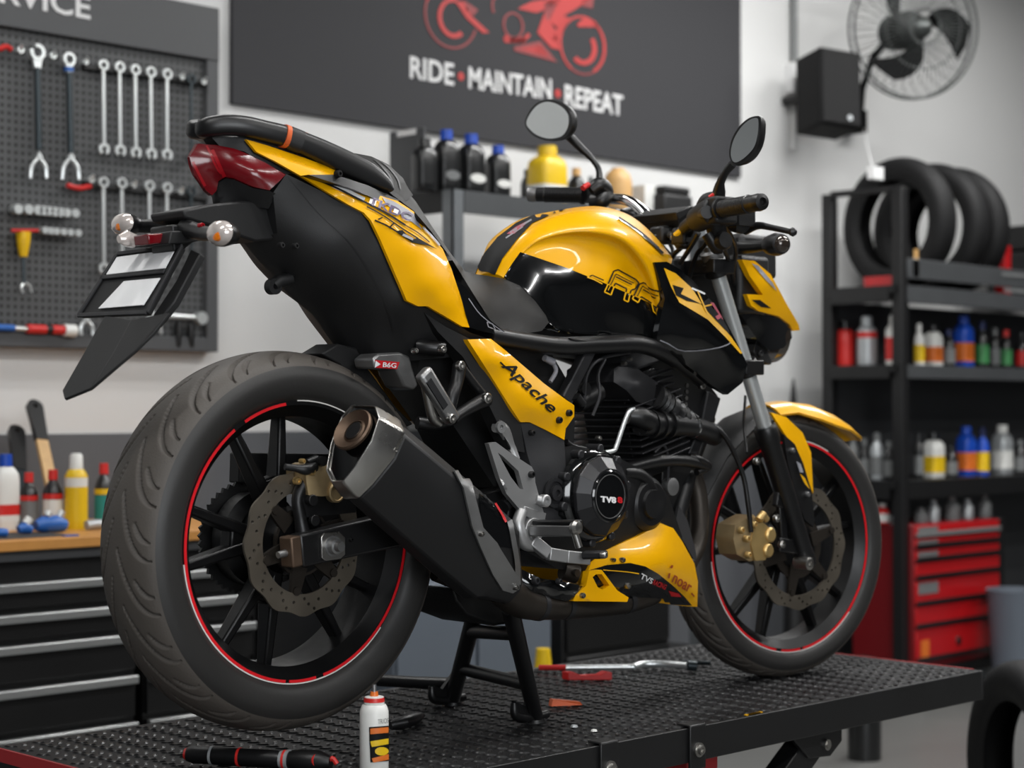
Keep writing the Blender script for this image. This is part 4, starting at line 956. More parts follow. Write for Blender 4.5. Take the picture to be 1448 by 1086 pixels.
def big_tyre(C, R, hw, rb, steer, N, seg, name, rootp):
    pr = tyre_prof(R, hw, rb); s = cr([Vector((a, r, 0)) for a, r in pr], 8); A = np.array([p.x for p in s]); Rr = np.array([p.y for p in s])
    th = np.linspace(0, 2*math.pi, seg, endpoint=False); pitch = 2*math.pi/N
    S = np.abs(A)/hw
    D = np.zeros((seg, len(A)))
    for side in (-1, 1):
        for (s0, s1, sh, off, wd) in ((0.10, 0.88, 0.34, 0.0, 0.0030), (0.52, 0.86, 0.10, 0.5, 0.0026)):
            for j in range(len(A)):
                if (A[j]*side) < 0 or not (s0 <= S[j] <= s1) or Rr[j] < rb+(R-rb)*0.55: continue
                t = (S[j]-s0)/(s1-s0); ph = (off+(0.5 if side > 0 else 0))*pitch+sh*(1-(1-t)**1.9)
                d = (th-ph+pitch/2) % pitch-pitch/2
                w_ = wd*(0.35+0.65*math.sin(math.pi*min(1, max(0, t*0.9+0.08))))
                kk = R*sh*1.9*max(1e-3, 1-t)**0.9/(s1-s0)/(hw*1.12)
                dist = np.abs(d)*R/math.sqrt(1+kk*kk); q = np.clip(1.6-dist/w_, 0, 1); D[:, j] = np.maximum(D[:, j], q*q*(3-2*q)*0.0060)
    c, sn = np.cos(th), np.sin(th)
    X = np.outer(c, Rr)-D*c[:, None]; Z = np.outer(sn, Rr)-D*sn[:, None]
    n = len(A); vs = []
    cs, ss = math.cos(steer), math.sin(steer)
    for i in range(seg):
        for j in range(n): vs.append(Vector((C.x+X[i, j]*cs-A[j]*ss, C.y+X[i, j]*ss+A[j]*cs, C.z+Z[i, j])))
    fs = []; ms = []
    for i in range(seg):
        a = i*n; b = ((i+1) % seg)*n
        for j in range(n-1):
            fs.append((a+j, b+j, b+j+1, a+j+1)); ms.append(0 if max(S[j], S[j+1]) < 0.93 and Rr[j] > rb+(R-rb)*0.5 else 1)
    m = M(); m.v = vs; m.f = fs; m.m = ms
    return m.build(name, ['rubber', 'rubber_side'], rootp, ang=60)
def asec(m, C, y, r0, r1, a0, a1, T, mi=0, th=0.0012):
    n = max(2, int(abs(a1-a0)/3)); rings = []
    for i in range(n+1):
        t = math.radians(a0+(a1-a0)*i/n); u = Vector((math.cos(t), 0, math.sin(t)))
        rings.append([T(C+u*r+Vector((0, y+d, 0))) for r, d in ((r0, 0), (r1, 0), (r1, -th), (r0, -th))])
    m.loft(rings, mi)
def wheel(C, steer, name, R, hw, rb, hr, spoke0, N, seg, disc_r, disc_in, disc_y, lobes, hubl, reds=((-78, 4), (8, 34), (98, 120), (126, 262), (264, 278))):
    T = lambda p: rotz(p, C, steer)
    def TM(m): m.v = [T(p) for p in m.v]; return m
    prof = [(-hr,.2265),(-hr,.2185),(-hr*0.87,.212),(-hr*0.66,.200),(hr*0.66,.200),(hr*0.87,.212),(hr,.2185),(hr,.2265),(hr*0.9,.2225),(hr*0.6,.209),(-hr*0.6,.209),(-hr*0.9,.2225)]
    m = M(); m.lathe(C, (0,1,0), prof, 96, closed=True); w = part(TM(m), name, 'rim_black')
    big_tyre(C, R, hw, rb, steer, N, seg, 'tyre', w)
    m = M()
    for a0, a1 in reds: asec(m, C, -hr-.0005, .2192, .2238, a0, a1, T)
    part(m, 'red_rim_stripe', 'red_stripe', w)
    m = M()
    for a0, a1 in ((186, 318), (62, 92)): asec(m, C, -hr-.0005, .2242, .2262, a0, a1, T)
    part(m, 'white_rim_stripe', 'white_stripe', w)
    for k in range(5):
        a = math.radians(spoke0+72*k); m = M()
        for sgn in (-1, 1):
            e = a+sgn*math.radians(14); b = a+sgn*math.radians(5)
            p0 = C+Vector((math.cos(b)*0.045, -.004, math.sin(b)*0.045)); p1 = C+Vector((math.cos(e)*0.206, -.004, math.sin(e)*0.206)); pm = p0.lerp(p1, 0.42)
            m.beam(p0, p1, (0.040, 0.024), (0.022, 0.0145))
        m.beam(C+Vector((math.cos(a)*0.04, -.004, math.sin(a)*0.04)), C+Vector((math.cos(a)*0.105, -.004, math.sin(a)*0.105)), (0.04, 0.03), (0.034, 0.03))
        part(TM(m), 'spoke', 'rim_black', w, bev=0.004)
    m = M(); m.lathe(C, (0,1,0), [(disc_y+0.004,0),(disc_y+0.004,0.05),(-.035,0.048),(-.02,0.056),(0.03,0.056),(0.04,hubl),(0.07,hubl),(0.072,0.03),(0.072,0)], 40); part(TM(m), 'hub', 'rim_black', w)
    # brake disc with real holes
    k = 180; ro = [(1000*(disc_r+0.0026*math.cos(lobes*2*math.pi*i/k))*math.cos(2*math.pi*i/k), 1000*(disc_r+0.0026*math.cos(lobes*2*math.pi*i/k))*math.sin(2*math.pi*i/k)) for i in range(k)]
    ri = circ2(0, 0, disc_in*1000, 90); hs = [ri]; wd = disc_r-disc_in
    for q in range(lobes):
        for d, f in ((0.0, 0.22), (0.10, 0.5), (0.22, 0.78), (0.36, 0.42)):
            t = 2*math.pi*(q+d*1.6)/lobes; r = 1000*(disc_in+wd*f); hs.append(circ2(r*math.cos(t), r*math.sin(t), 2.8, 8))
    v2, f2 = fill2d(ro, hs, 9)
    m = M(); m.solid(([T(C+Vector((p.x/1000, disc_y, p.y/1000))) for p in v2], f2), T(C+Vector((0,0.0045,0)))-T(C)); d = part(m, 'brake_disc', 'disc_steel', w, ang=50)
    m = M(); m.lathe(C+Vector((0,disc_y+0.005,0)), (0,1,0), [(0,0.03),(0,disc_in*0.66),(0.006,disc_in*0.66),(0.006,0.03)], 40, closed=True)
    for q in range(6):
        t = 2*math.pi*(q+0.3)/6; u = Vector((math.cos(t), 0, math.sin(t)))
        m.beam(C+u*0.04+Vector((0,disc_y+0.004,0)), C+u*(disc_in+0.006)+Vector((0,disc_y+0.004,0)), 0.007, (0.03, 0.017))
        m.lathe(C+u*(disc_in-.004)+Vector((0,disc_y-.003,0)), (0,1,0), [(0,0),(0,0.007),(0.006,0.007),(0.006,0)], 12)
    part(TM(m), 'disc_carrier', 'exhaust_dark', d)
    return w, T
rw, TR = wheel(RW, 0, 'rear_wheel', 0.306, 0.077, 0.222, 0.062, 104, 22, 1150, 0.116, 0.083, -.072, 12, 0.078)
fw_, TF = wheel(FWc, ST, 'front_wheel', 0.281, 0.052, 0.222, 0.043, 96, 24, 720, 0.132, 0.103, -.066, 12, 0.05, ((-82, 78), (92, 258), (262, 276)))
# sprocket, chain, swingarm
m = M(); n = 44; pts = []
for i in range(n*2):
    a = 2*math.pi*i/(n*2); r = 0.094 if i % 2 else 0.088; pts.append(RW+Vector((r*math.cos(a), 0.082, r*math.sin(a))))
m.prism(pts, (0, 0.006, 0)); part(m, 'sprocket', 'deep_black', rw)
m = M(); fs_ = V(0.47, 0.085, 0.40)
for sg in (1, -1):
    a = RW+Vector((-.01, 0.085, sg*0.092)); b = fs_+Vector((0, 0, sg*0.03)); k = 40
    for i in range(k):
        p = a.lerp(b, i/k); q = a.lerp(b, (i+0.82)/k); m.beam(p, q, 0.012, 0.011)
m.lathe(fs_+Vector((0,-.004,0)), (0,1,0), [(0,0),(0,0.034),(0.008,0.034),(0.008,0)], 24); part(m, 'drive_chain', 'deep_black')
m = M(); m.beam(RW+Vector((-.02,0.088,0.115)), V(0.42,0.088,0.46), 0.03, 0.05); part(m, 'chain_guard', 'plastic', bev=0.003)
arA = P(418, 779, -.104); arB = P(770, 700, -.11)
sw = M()
sw.beam(arA, arB, (0.030, 0.034), (0.052, 0.066)); swo = part(sw, 'swingarm', 'satin_black', bev=0.004)
m = M(); m.beam(Vector((arA.x, 0.104, arA.z)), Vector((arB.x, 0.11, arB.z)), (0.030, 0.034), (0.052, 0.066)); m.beam(V(0.30, -.12, 0.385), V(0.30, 0.12, 0.385), 0.07, 0.06, 0, (1,0,0)); part(m, 'left_arm', 'satin_black', swo, bev=0.004)
m = M(); m.beam(P(404, 781, -.104), P(419, 778, -.104), 0.031, 0.048); part(m, 'end_cap', 'brown_metal', swo, bev=0.003)
m = M(); m.tube([P(393, 785, -.104), P(420, 778, -.104)], [0.0055, 0.0065], 12); part(m, 'adjuster_bolt', 'brushed', swo)
q = P(468, 772, -.120)
m = M(); m.prism([P(x, y, -.120) for x, y in ((452, 760), (457, 753), (478, 752), (486, 760), (486, 784), (480, 790), (458, 793), (453, 789))], (0, -.004, 0)); part(m, 'axle_plate', 'steel', swo, bev=0.001)
m = M(); m.lathe(q, (0,-1,0), [(0,0),(0,0.0165),(0.006,0.0165),(0.006,0.013),(0.016,0.012),(0.017,0.0085),(0.026,0.0075),(0.026,0)], 24); part(m, 'axle_nut', 'brushed', swo)
m = M(); bolt(m, P(495, 763, -.12), 0.004); part(m, 'screw', 'engine', swo)
# rear caliper
cl = M(); vf = patch([(432,660,-.10),(445,655,-.102),(470,654,-.104),(480,672,-.104),(478,700,-.106),(455,702,-.106),(436,700,-.10),(433,680,-.10)], [(455,678,-.108)], 7)
cl.solid(vf, (0, 0.05, 0)); clo = part(cl, 'rear_caliper', 'bronze', bev=0.002)
m = M(); m.lathe(P(471, 696, -.100), (0,-1,0), [(0,0),(0,0.0165),(0.010,0.0165),(0.012,0.0145),(0.012,0.013),(0.010,0.012),(0.010,0)], 28); part(m, 'piston_housing', 'bronze', clo)
m = M(); m.tube(cr([P(403,660,-.095), P(418,662,-.10), P(432,664,-.105), P(444,660,-.10)], 5), [0.0055,0.006,0.009,0.009], 12); m.tube([P(434,654,-.10), P(446,648,-.10), P(456,655,-.10)], 0.006, 10); m.lathe(P(452,652,-.105), (0,-1,0), [(0,0),(0,0.008),(0.01,0.008),(0.01,0)], 14); part(m, 'brake_hose_fitting', 'engine', clo)
m = M(); bolt(m, P(440, 667, -.104), 0.006); bolt(m, P(420, 680, -.092), 0.006); bolt(m, P(427, 652, -.1), 0.004); part(m, 'bolts', 'gold', clo)
m = M(); m.tube(cr([P(432,680,-.085), P(421,705,-.085), P(425,735,-.088), P(430,765,-.09)], 6), [0.012,0.010,0.010,0.014], 12); m.beam(P(425,712,-.088), P(500,705,-.088), 0.012, 0.045); m.lathe(P(437,707,-.095), (0,-1,0), [(0,0),(0,0.009),(0.012,0.009),(0.012,0)], 14); m.lathe(P(442,736,-.095), (0,-1,0), [(0,0),(0,0.009),(0.008,0.009),(0.008,0)], 14); part(m, 'caliper_bracket', 'engine', bev=0.001)

# ---------------- tail
# hidden dark core under the seat
m = M(); m.sym(patch([(392,300,-.03),(415,258,-.05),(470,280,-.06),(560,305,-.075),(640,400,-.085),(690,480,-.085),(640,515,-.05),(560,500,-.03),(525,495,-.012),(480,440,-.010),(425,365,-.010)], [(540,400,-.06)], 16)); part(m, 'tail_core', 'deep_black')
m = M(); vf = patch([(386,273,-.070),(405,246,-.082),(450,268,-.095),(493,291,-.110),(515,303,-.118),(528,320,-.124),(545,355,-.13),(562,395,-.13),(574,427,-.13),(605,436,-.13),(640,455,-.13),(664,470,-.132),(700,482,-.13),(640,505,-.105),(560,512,-.07),(507,508,-.02),(489,486,-.016),(474,468,-.014),(454,443,-.012),(428,422,-.012),(402,390,-.012),(383,372,-.012),(368,350,-.014),(360,337,-.018),(392,330,-.055)], [(480,340,-.108),(450,300,-.095),(430,350,-.075),(540,430,-.105),(500,420,-.075),(590,460,-.115),(520,340,-.12),(455,405,-.055),(420,375,-.05)], 10)
m.sym(vf); ut = part(m, 'undertail', 'plastic', ang=30); UB = M(); UB.add(*vf); ub = UB.bvh()
m = M(); dline(m, [(408,250),(450,300),(500,350),(540,420),(556,470)], 2, ub, 0, 0.001); part(m, 'panel_seam', 'deep_black', ut)
m = M(); m.tube([P(386,405,-.015), P(394,398,-.015), P(412,394,-.02)], [0.011, 0.012, 0.010], 12); m.ring(P(390,405,-.024), (0,1,0), 0.005, 0.013, 0.014, 20); part(m, 'helmet_hook', 'plastic', ut)
m = M()
for x, y in ((397,347),(417,348)): bolt(m, P(x, y, -.09), 0.005)
part(m, 'screws', 'deep_black', ut)
# yellow tail panel
vf = patch([(348,197,-.052),(376,205,-.060),(406,215,-.068),(430,223,-.075),(452,231,-.081),(474,240,-.088),(473,248,-.092),(440,249,-.092),(452,252,-.096),(479,258,-.102),(525,273,-.111),(562,284,-.122),(585,299,-.124),(608,331,-.13),(626,352,-.134),(638,379,-.138),(651,418,-.142),(664,463,-.144),(654,462,-.145),(634,450,-.146),(605,433,-.146),(591,433,-.145),(575,425,-.144),(571,415,-.144),(558,385,-.142),(538,339,-.138),(525,312,-.134),(515,301,-.124),(492,289,-.115),(452,265,-.100),(426,249,-.090),(389,228,-.075),(363,215,-.062)],
           [(480,268,-.112),(540,300,-.132),(590,345,-.148),(610,400,-.156),(400,222,-.074),(560,330,-.143),(630,430,-.152)], 9)
tp = M(); tp.solid(vf, (0, 0.006, 0)); tpo = part(tp, 'tail_panel', 'yellow', ang=50); tb = M(); tb.add(*vf); tbv = tb.bvh()
part(M().solid(vf, (0, 0.006, 0)).mirrored(lambda p: Vector((p.x+0.02, -p.y*0.72, p.z))), 'tail_panel', 'yellow', ang=50)
m = M()
decal(m, [(452,252),(479,262),(500,272),(516,280),(514,285),(495,277),(470,266)], tbv, 3, 5)
decal(m, [(540,279),(556,285),(575,296),(585,303),(596,325),(580,313),(560,300),(546,290)], tbv, 0, 5)
dtext(m, 'TKDC', [(519,289),(578,315),(583,304),(522,278)], tbv, 2, 0.003, 0.03)
decal(m, [(523,281),(532,285),(530,292),(521,288)], tbv, 3, 4, 0.002); decal(m, [(556,296),(562,299),(560,304),(554,301)], tbv, 3, 4, 0.0034)
dline(m, [(456,258),(480,269),(510,284),(545,302),(572,319)], 2.6, tbv, 1, 0.0022); dline(m, [(572,319),(590,330),(606,343)], 1.4, tbv, 1, 0.0022)
dline(m, [(518,293),(540,305),(565,322),(590,338)], 1.8, tbv, 1, 0.0022)
dline(m, [(529,312),(545,319),(560,328),(583,343)], 2.2, tbv, 1, 0.0022); decal(m, [(560,327),(568,326),(572,331),(584,339),(589,337),(617,353),(600,347),(584,344)], tbv, 1, 4, 0.0024)
dline(m, [(534,311),(540,308)], 1.8, tbv, 1, 0.0022, 0); dline(m, [(550,322),(556,316)], 2, tbv, 1, 0.0022, 0)
decal(m, [(569,331),(583,338),(582,341),(567,334)], tbv, 0, 4, 0.003); dline(m, [(596,322),(610,336),(620,348)], 2.6, tbv, 0, 0.003)
part(m, 'tail_decals', ['decal_grey', 'decal_dark', 'decal_purple', 'decal_white'], tpo)
# black wedge above the panel, seat side trim
m = M(); vf = patch([(436,247,-.110),(474,247,-.112),(520,262,-.112),(565,283,-.114),(550,290,-.12),(500,268,-.121)], [], 9); m.solid(vf, (0, 0.02, 0)); part(m, 'tail_trim', 'satin_black')
m = M(); m.sym(patch([(300,195,-.012),(345,193,-.04),(400,208,-.06),(450,228,-.075),(452,240,-.08),(404,246,-.072),(345,214,-.042),(310,206,-.015)], [], 12)); part(m, 'tail_cap', 'plastic')
# tail light
lv = [(280,203,-.004),(305,205,-.018),(331,210,-.036),(346,216,-.047),(375,230,-.067),(404,247,-.084),(392,259,-.080),(381,269,-.074),(358,264,-.06),(331,252,-.04),(318,250,-.028),(309,256,-.014),(306,270,-.008),(300,276,-.005),(292,270,-.004),(283,258,-.003),(275,247,-.003),(268,222,-.003)]
m = M(); vf = patch(lv, [(300,225,-.020),(330,232,-.046),(360,245,-.068)], 8); m.sym(vf); tl = part(m, 'tail_light', 'red_lens', ang=25); LB = M(); LB.add(*vf); lb_ = LB.bvh()
m = M(); dline(m, [(284,204),(331,211),(346,217)], 4, lb_, 0, 0.001); dline(m, [(292,206),(318,250),(381,268)], 3, lb_, 0, 0.001); dline(m, [(270,224),(292,268)], 4, lb_, 0, 0.001); dline(m, [(318,250),(300,212)], 5, lb_, 0, 0.001); part(m, 'light_ridge', 'red_lens_bright', tl)
m = M(); m.sym(patch([(309,258,-.012),(320,252,-.026),(331,254,-.038),(358,266,-.058),(381,270,-.072),(390,274,-.072),(380,295,-.055),(345,292,-.03),(312,287,-.01),(306,276,-.006)], [], 8)); part(m, 'tail_light_base', 'plastic')
# grab rail
path = [((289,184,0.0),12),((291,182,-.010),13),((300,179,-.021),14.5),((320,177,-.034),15),((345,179,-.047),15),((375,186,-.058),15),((402,193,-.066),15.5),((425,202,-.072),16),((455,215,-.080),17),((490,232,-.088),18),((520,247,-.095),17),((540,260,-.10),12),((549,270,-.102),5)]
rr_ = []
for (x, y, Y), h in path:
    p = P(x, y, Y); rr_.append((p, h/ppm(p)))
left = [(Vector((p.x, -p.y, p.z)), h) for p, h in rr_[1:]][::-1]
allp = left+rr_; cp = cr([p for p, h in allp], 5); hh = [float(np.interp(i/5, range(len(allp)), [h for p, h in allp])) for i in range(len(cp))]
m = M(); rings = []
for i, p in enumerate(cp):
    t = (cp[min(i+1, len(cp)-1)]-cp[max(i-1, 0)]).normalized(); sd = t.cross(Vector((0,0,1))).normalized(); u = sd.cross(t).normalized(); h = hh[i]
    rings.append([p+sd*(math.copysign(abs(math.cos(a))**0.7, math.cos(a))*0.017)+u*(math.copysign(abs(math.sin(a))**0.8, math.sin(a))*h) for a in np.linspace(0, 2*math.pi, 16, endpoint=False)])
m.loft(rings); gr = part(m, 'grab_rail', 'satin_black')
for (xa, ya, xb, yb, mm, nm, k) in ((399,192,405,194,'orange_thread','orange_ring',1.06),(407,195,424,202,'plastic','rubber_sleeve',1.08),(424,202,427,203,'orange_thread','thread_seam',1.07)):
    a = P(xa, ya, -.0664); b = P(xb, yb, -.0675 if xb < 410 else -.072); d = (b-a).normalized(); sd = d.cross(Vector((0,0,1))).normalized(); u = sd.cross(d)
    m = M(); m.loft([[p+sd*(math.copysign(abs(math.cos(t))**0.7, math.cos(t))*0.017*k)+u*(math.copysign(abs(math.sin(t))**0.8, math.sin(t))*15.6/ppm(p)*k) for t in np.linspace(0, 2*math.pi, 20, endpoint=False)] for p in (a, b)]); part(m, nm, mm, gr)
m = M(); bolt(m, P(478, 246, -.115), 0.006); part(m, 'bolt', 'engine', gr)
# seats
m = M(); m.sym(patch([(440,208,-.03),(480,214,-.03),(504,217,-.028),(525,221,-.030),(550,233,-.040),(570,252,-.048),(584,276,-.07),(574,284,-.098),(545,276,-.10),(500,256,-.092),(455,236,-.08),(430,222,-.06)], [(520,242,-.075)], 9)); ps = part(m, 'pillion_seat', 'seat_vinyl', ang=60)
m = M(); PBm = M(); PBm.add(*patch([(440,208,-.03),(480,214,-.03),(504,217,-.028),(525,221,-.030),(550,233,-.040),(570,252,-.048),(584,276,-.07),(574,284,-.098),(545,276,-.10),(500,256,-.092),(455,236,-.08),(430,222,-.06)], [(520,242,-.075)], 9)); pbv = PBm.bvh()
dline(m, [(525,222),(540,236),(552,252),(556,268)], 2.5, pbv, 0, 0.001); dline(m, [(535,226),(550,238),(562,254),(566,268)], 2, pbv, 0, 0.001); part(m, 'seat_seam', 'deep_black', ps)
so = [(556,252,-.045),(572,266,-.05),(588,285,-.052),(612,322,-.052),(640,362,-.05),(658,384,-.042),(675,388,-.03),(690,390,-.018),(712,394,-.040),(735,404,-.064),(757,426,-.084),(772,446,-.096),(776,456,-.10),(766,468,-.112),(740,472,-.13),(712,471,-.134),(700,463,-.138),(690,448,-.14),(672,420,-.14),(640,368,-.136),(608,325,-.128),(585,298,-.12),(565,283,-.112),(550,272,-.10)]
m = M(); vf = patch(so, [(690,425,-.112),(715,430,-.105),(650,385,-.105),(740,445,-.112),(600,305,-.09)], 8); m.sym(vf); part(m, 'rider_seat', 'seat_vinyl', ang=55)
# gloss side trim between tail panel and seat
vf = patch([(640,392,-.136),(660,408,-.142),(690,450,-.145),(716,471,-.142),(706,474,-.14),(680,468,-.142),(664,463,-.144),(652,420,-.142)], [], 8)
m = M(); m.solid(vf, (0, 0.02, 0)); st_ = part(m, 'seat_side_trim', 'gloss_black'); sb_ = M(); sb_.add(*vf); sbv = sb_.bvh()
m = M(); dline(m, [(662,422),(680,446),(712,470)], 1.3, sbv, 0, 0.0012); dline(m, [(688,455),(690,462),(700,466),(696,458),(688,455)], 1.6, sbv, 0, 0.0012, 0); part(m, 'trim_line', 'decal_grey', st_)

# ---------------- plate holder, signals, mudflap
m = M(); pts = [(258,297),(300,288),(345,284),(385,288),(420,312),(430,335),(400,338),(362,342),(335,333),(300,320),(262,309)]
v = [P(x, y, -.045) for x, y in pts]; m.prism(v, (0, 0.09, 0)); ph = part(m, 'tail_bracket', 'plastic', bev=0.004)
m = M(); m.prism([P(x, y, -.03) for x, y in ((243,318),(292,312),(296,324),(262,352),(246,356))], (0, 0.06, 0)); part(m, 'bracket_neck', 'satin_black', ph, bev=0.003)
cN = P(215, 395, 0.0); nrm = Vector((-.86, 0.0, 0.51))
def pp(x, y): return PL(x, y, cN, nrm)
bx = P(262, 320, 0)
def hold(poly, off=0.0, th=0.006): return [pp(x, y)+nrm*off for x, y in poly]
m = M(); m.prism(hold([(167,360),(258,349),(209,443),(112,447)]), -nrm*0.008); pl = part(m, 'plate_holder', 'plastic', bev=0.002)
m = M()
for a, b in (((167,360),(258,349)),((258,349),(209,443)),((209,443),(112,447)),((112,447),(167,360)),((144,394),(234,385))):
    m.beam(pp(*a)+nrm*0.002, pp(*b)+nrm*0.002, 0.004, 0.007, 0, nrm)
part(m, 'plate_frame', 'plastic_grey', pl, bev=0.001)
for q in ([(167,365),(249,354),(235,380.5),(152,389.5)], [(177,399),(228,394.5),(204.5,432.5),(141,437.5)]):
    m = M(); m.prism(hold(q, 0.0015), nrm*0.0015); part(m, 'white_plate', 'plate_white', pl, label='blank bright white plate sticker')
m = M(); m.prism([pp(x, y)-nrm*0.012 for x, y in ((262,346),(275,352),(238,420),(212,452),(204,446),(240,392))], -nrm*0.012); part(m, 'holder_side', 'plastic', pl, bev=0.002)
m = M(); c2 = P(150, 500, 0.0); n2 = Vector((-.80, 0.0, 0.60))
q = lambda x, y: PL(x, y, c2, n2)
m.prism([q(x, y) for x, y in ((148,446),(186,452),(160,500),(128,549),(91,564),(88,552),(118,500))], -n2*0.005); m.prism([q(x, y)-n2*0.004*((x > 200)) for x, y in ((186,452),(236,440),(214,468),(190,496),(128,549),(160,500))], -n2*0.005)
part(m, 'mudflap', 'plastic', bev=0.001)
m = M(); m.prism([P(x, y, -.018) for x, y in ((209,331),(240,329),(241,342),(211,346))], (0, 0.04, 0)); part(m, 'rear_reflector', 'red_lens', bev=0.002)
m = M(); m.tube([P(168,338,0.05), P(178,337,0.05), P(190,341,0.05)], [0.006,0.013,0.011], 14); part(m, 'plate_lamp', 'clear_lens')
m = M(); m.prism([P(x, y, 0.06) for x, y in ((190,333),(212,332),(262,322),(258,340),(214,350),(186,351))], (0, -.10, 0)); part(m, 'lamp_bracket', 'plastic', ph, bev=0.002)
def signal(cx, cy, rx, ry, Y, stalk, side):
    c = P(cx, cy, Y); s = ppm(c); d = Vector((-1, -.12*side, 0.05)).normalized(); u = Vector((0,1,0)); u = (u-d*u.dot(d)).normalized(); w = d.cross(u)
    a = rx/s*1.0; b = ry/s
    def ringat(h, k): return [c+d*h+u*math.cos(t)*a*k*1.25+w*math.sin(t)*b*k for t in np.linspace(0, 2*math.pi, 24, endpoint=False)]
    m = M(); m.loft([ringat(-.03, 0.25), ringat(-.022, 0.7), ringat(-.006, 0.98), ringat(0.0, 1.0)]); so_ = part(m, 'turn_signal', 'satin_black')
    m = M(); m.loft([ringat(0.0005, 0.97), ringat(0.008, 0.9), ringat(0.015, 0.62), ringat(0.018, 0.2)]); ln = part(m, 'lens', 'clear_lens', so_)
    m = M(); bc = c+d*0.0135+w*b*0.30*(1 if w.z < 0 else -1)-u*a*0.3; m.lathe(bc, d, [(-.004,0),(-.004,b*0.42),(0.003,b*0.36),(0.005,0)], 16); part(m, 'amber_bulb', 'amber', ln)
    m = M(); m.tube([P(*p) for p in stalk], [0.010, 0.012, 0.014], 12); part(m, 'stalk', 'satin_black', so_)
signal(313, 330, 20, 19, -.15, [(303,331,-.14),(288,330,-.09),(262,322,-.03)], 1)
signal(176, 317, 24, 16, 0.13, [(190,320,0.125),(225,320,0.08),(262,322,0.02)], -1)
m = M(); bolt(m, P(284, 319, -.09), 0.004, 0); part(m, 'red_reflector_dot', 'red_lens_bright', ph)

# ---------------- silencer
sA = P(497, 626, -.205); sB = P(706, 806, -.185); ax = (sB-sA).normalized(); L = (sB-sA).length
su = Vector((0,-1,0)); su = (su-ax*su.dot(ax)).normalized(); sv = su.cross(ax); sv = sv if sv.z > 0 else -sv
SEC = [(-.034,.068),(.028,.068),(.050,.047),(.052,.004),(.034,-.044),(.018,-.070),(-.010,-.073),(-.036,-.052),(-.050,-.004),(-.048,.046)]
def sring(s, k=1.0, kv=None, du=0.0, dv=0.0, slant=0.0): return [sA+ax*(s+slant*b/.07)+su*(a*k+du)+sv*(b*(kv or k)+dv) for a, b in SEC]
m = M(); m.loft([sring(0.048,0.985), sring(0.12,1.02), sring(0.26,1.06), sring(0.36,1.06), sring(L-.02,0.92,0.80,0,-.006), sring(L+0.02,0.62,0.5,0,-.012), sring(L+0.045,0.40,0.34,0,-.016)])
sil = part(m, 'silencer', 'silencer', bev=0.004, ang=25); sbv2 = m.bvh()
m = M(); m.loft([sring(0.030,0.9,0.9), sring(0.048,1.0,1.0), sring(0.044,1.03,1.03), sring(0.036,1.03,1.03), sring(0.004,0.90,0.95,-.002,0,-.008), sring(-.003,0.86,0.91,-.002,0,-.008), sring(0.006,0.80,0.86,-.002,0.002,-.008)]); cap_ = part(m, 'end_cap', 'steel', sil, bev=0.003, ang=25)
m = M(); m.loft([sring(0.0064,0.795,0.855,-.002,0.002,-.008), sring(0.003,0.78,0.84,-.002,0.002,-.008)]); part(m, 'cap_face', 'gloss_black', cap_)
oc_ = sA+ax*-.004+sv*0.018
m = M(); m.lathe(oc_, -ax, [(0,0.017),(0.001,0.035),(0.006,0.036),(0.009,0.034),(0.006,0.030),(0.001,0.020),(0.003,0.0175),(-.03,0.016),(-.03,0.0145),(0.004,0.0145)], 40, closed=True); part(m, 'outlet_ring', 'brown_metal', cap_)
m = M(); m.lathe(oc_, -ax, [(-.028,0),(-.028,0.0155),(0.0036,0.0155),(0.0036,0.0)], 28); part(m, 'outlet_bore', 'deep_black', cap_)
m = M()
for x, y in ((505,686),(493,684)): 
    h = hit(x, y, sbv2, 0.0)
q_ = P(547, 640, -.26)
m = M(); decal(m, [(676,692),(692,697),(716,738),(722,775),(698,772),(680,748)], sbv2, 0, 6, 0.002); part(m, 'heat_shield', 'gloss_black', sil)
m = M(); dline(m, [(672,680),(690,700),(714,738)], 3, sbv2, 0, 0.003); part(m, 'red_line', 'decal_red', sil)
m = M(); dline(m, [(636,652),(660,672),(692,692),(716,730),(728,790),(730,826)], 7, sbv2, 0, 0.004); dsolid(m, [(630,650),(646,652),(664,684),(680,746),(700,768),(731,818),(731,832),(722,838),(708,834),(694,812),(676,772),(664,742),(652,690)], sbv2, 0.004, 0.002, 7); part(m, 'silencer_strap', 'brushed', sil, bev=0.0015, ang=50)
m = M(); dline(m, [(556,588),(600,626),(634,656)], 4, sbv2, 0, 0.003); part(m, 'bright_edge', 'brushed', sil)
m = M()
for x, y in ((725,828),(677,753),(560,640)):
    h = hit(x, y, sbv2, 0.006); 
    if h: bolt(m, h, 0.0045)
part(m, 'rivets', 'steel', sil)
# header pipe and lower heat cover
m = M(); m.tube(cr([P(705,828,-.165), P(735,850,-.155), P(775,858,-.14), P(850,856,-.125), P(900,848,-.115), P(945,825,-.10), P(985,770,-.07), P(985,690,-.05), P(955,630,-.04), P(925,600,-.03)], 6), [0.030,0.029,0.023,0.021,0.021,0.02,0.019,0.019,0.019,0.019], 18); ex = part(m, 'exhaust_pipe', 'exhaust_dark')
m = M(); m.tube([P(757,856,-.145), P(763,857,-.1435)], 0.0265, 20); m.tube([P(795,857,-.136), P(801,857,-.135)], 0.0245, 20); m.tube([P(882,851,-.119), P(888,850,-.118)], 0.0235, 20); part(m, 'pipe_clamp', 'engine_grey', ex)
vf = patch([(728,802,-.165),(740,806,-.17),(765,818,-.17),(795,822,-.165),(830,830,-.155),(832,842,-.155),(800,850,-.16),(765,842,-.165),(740,834,-.17),(730,822,-.165)], [(760,828,-.185),(800,836,-.175)], 7)
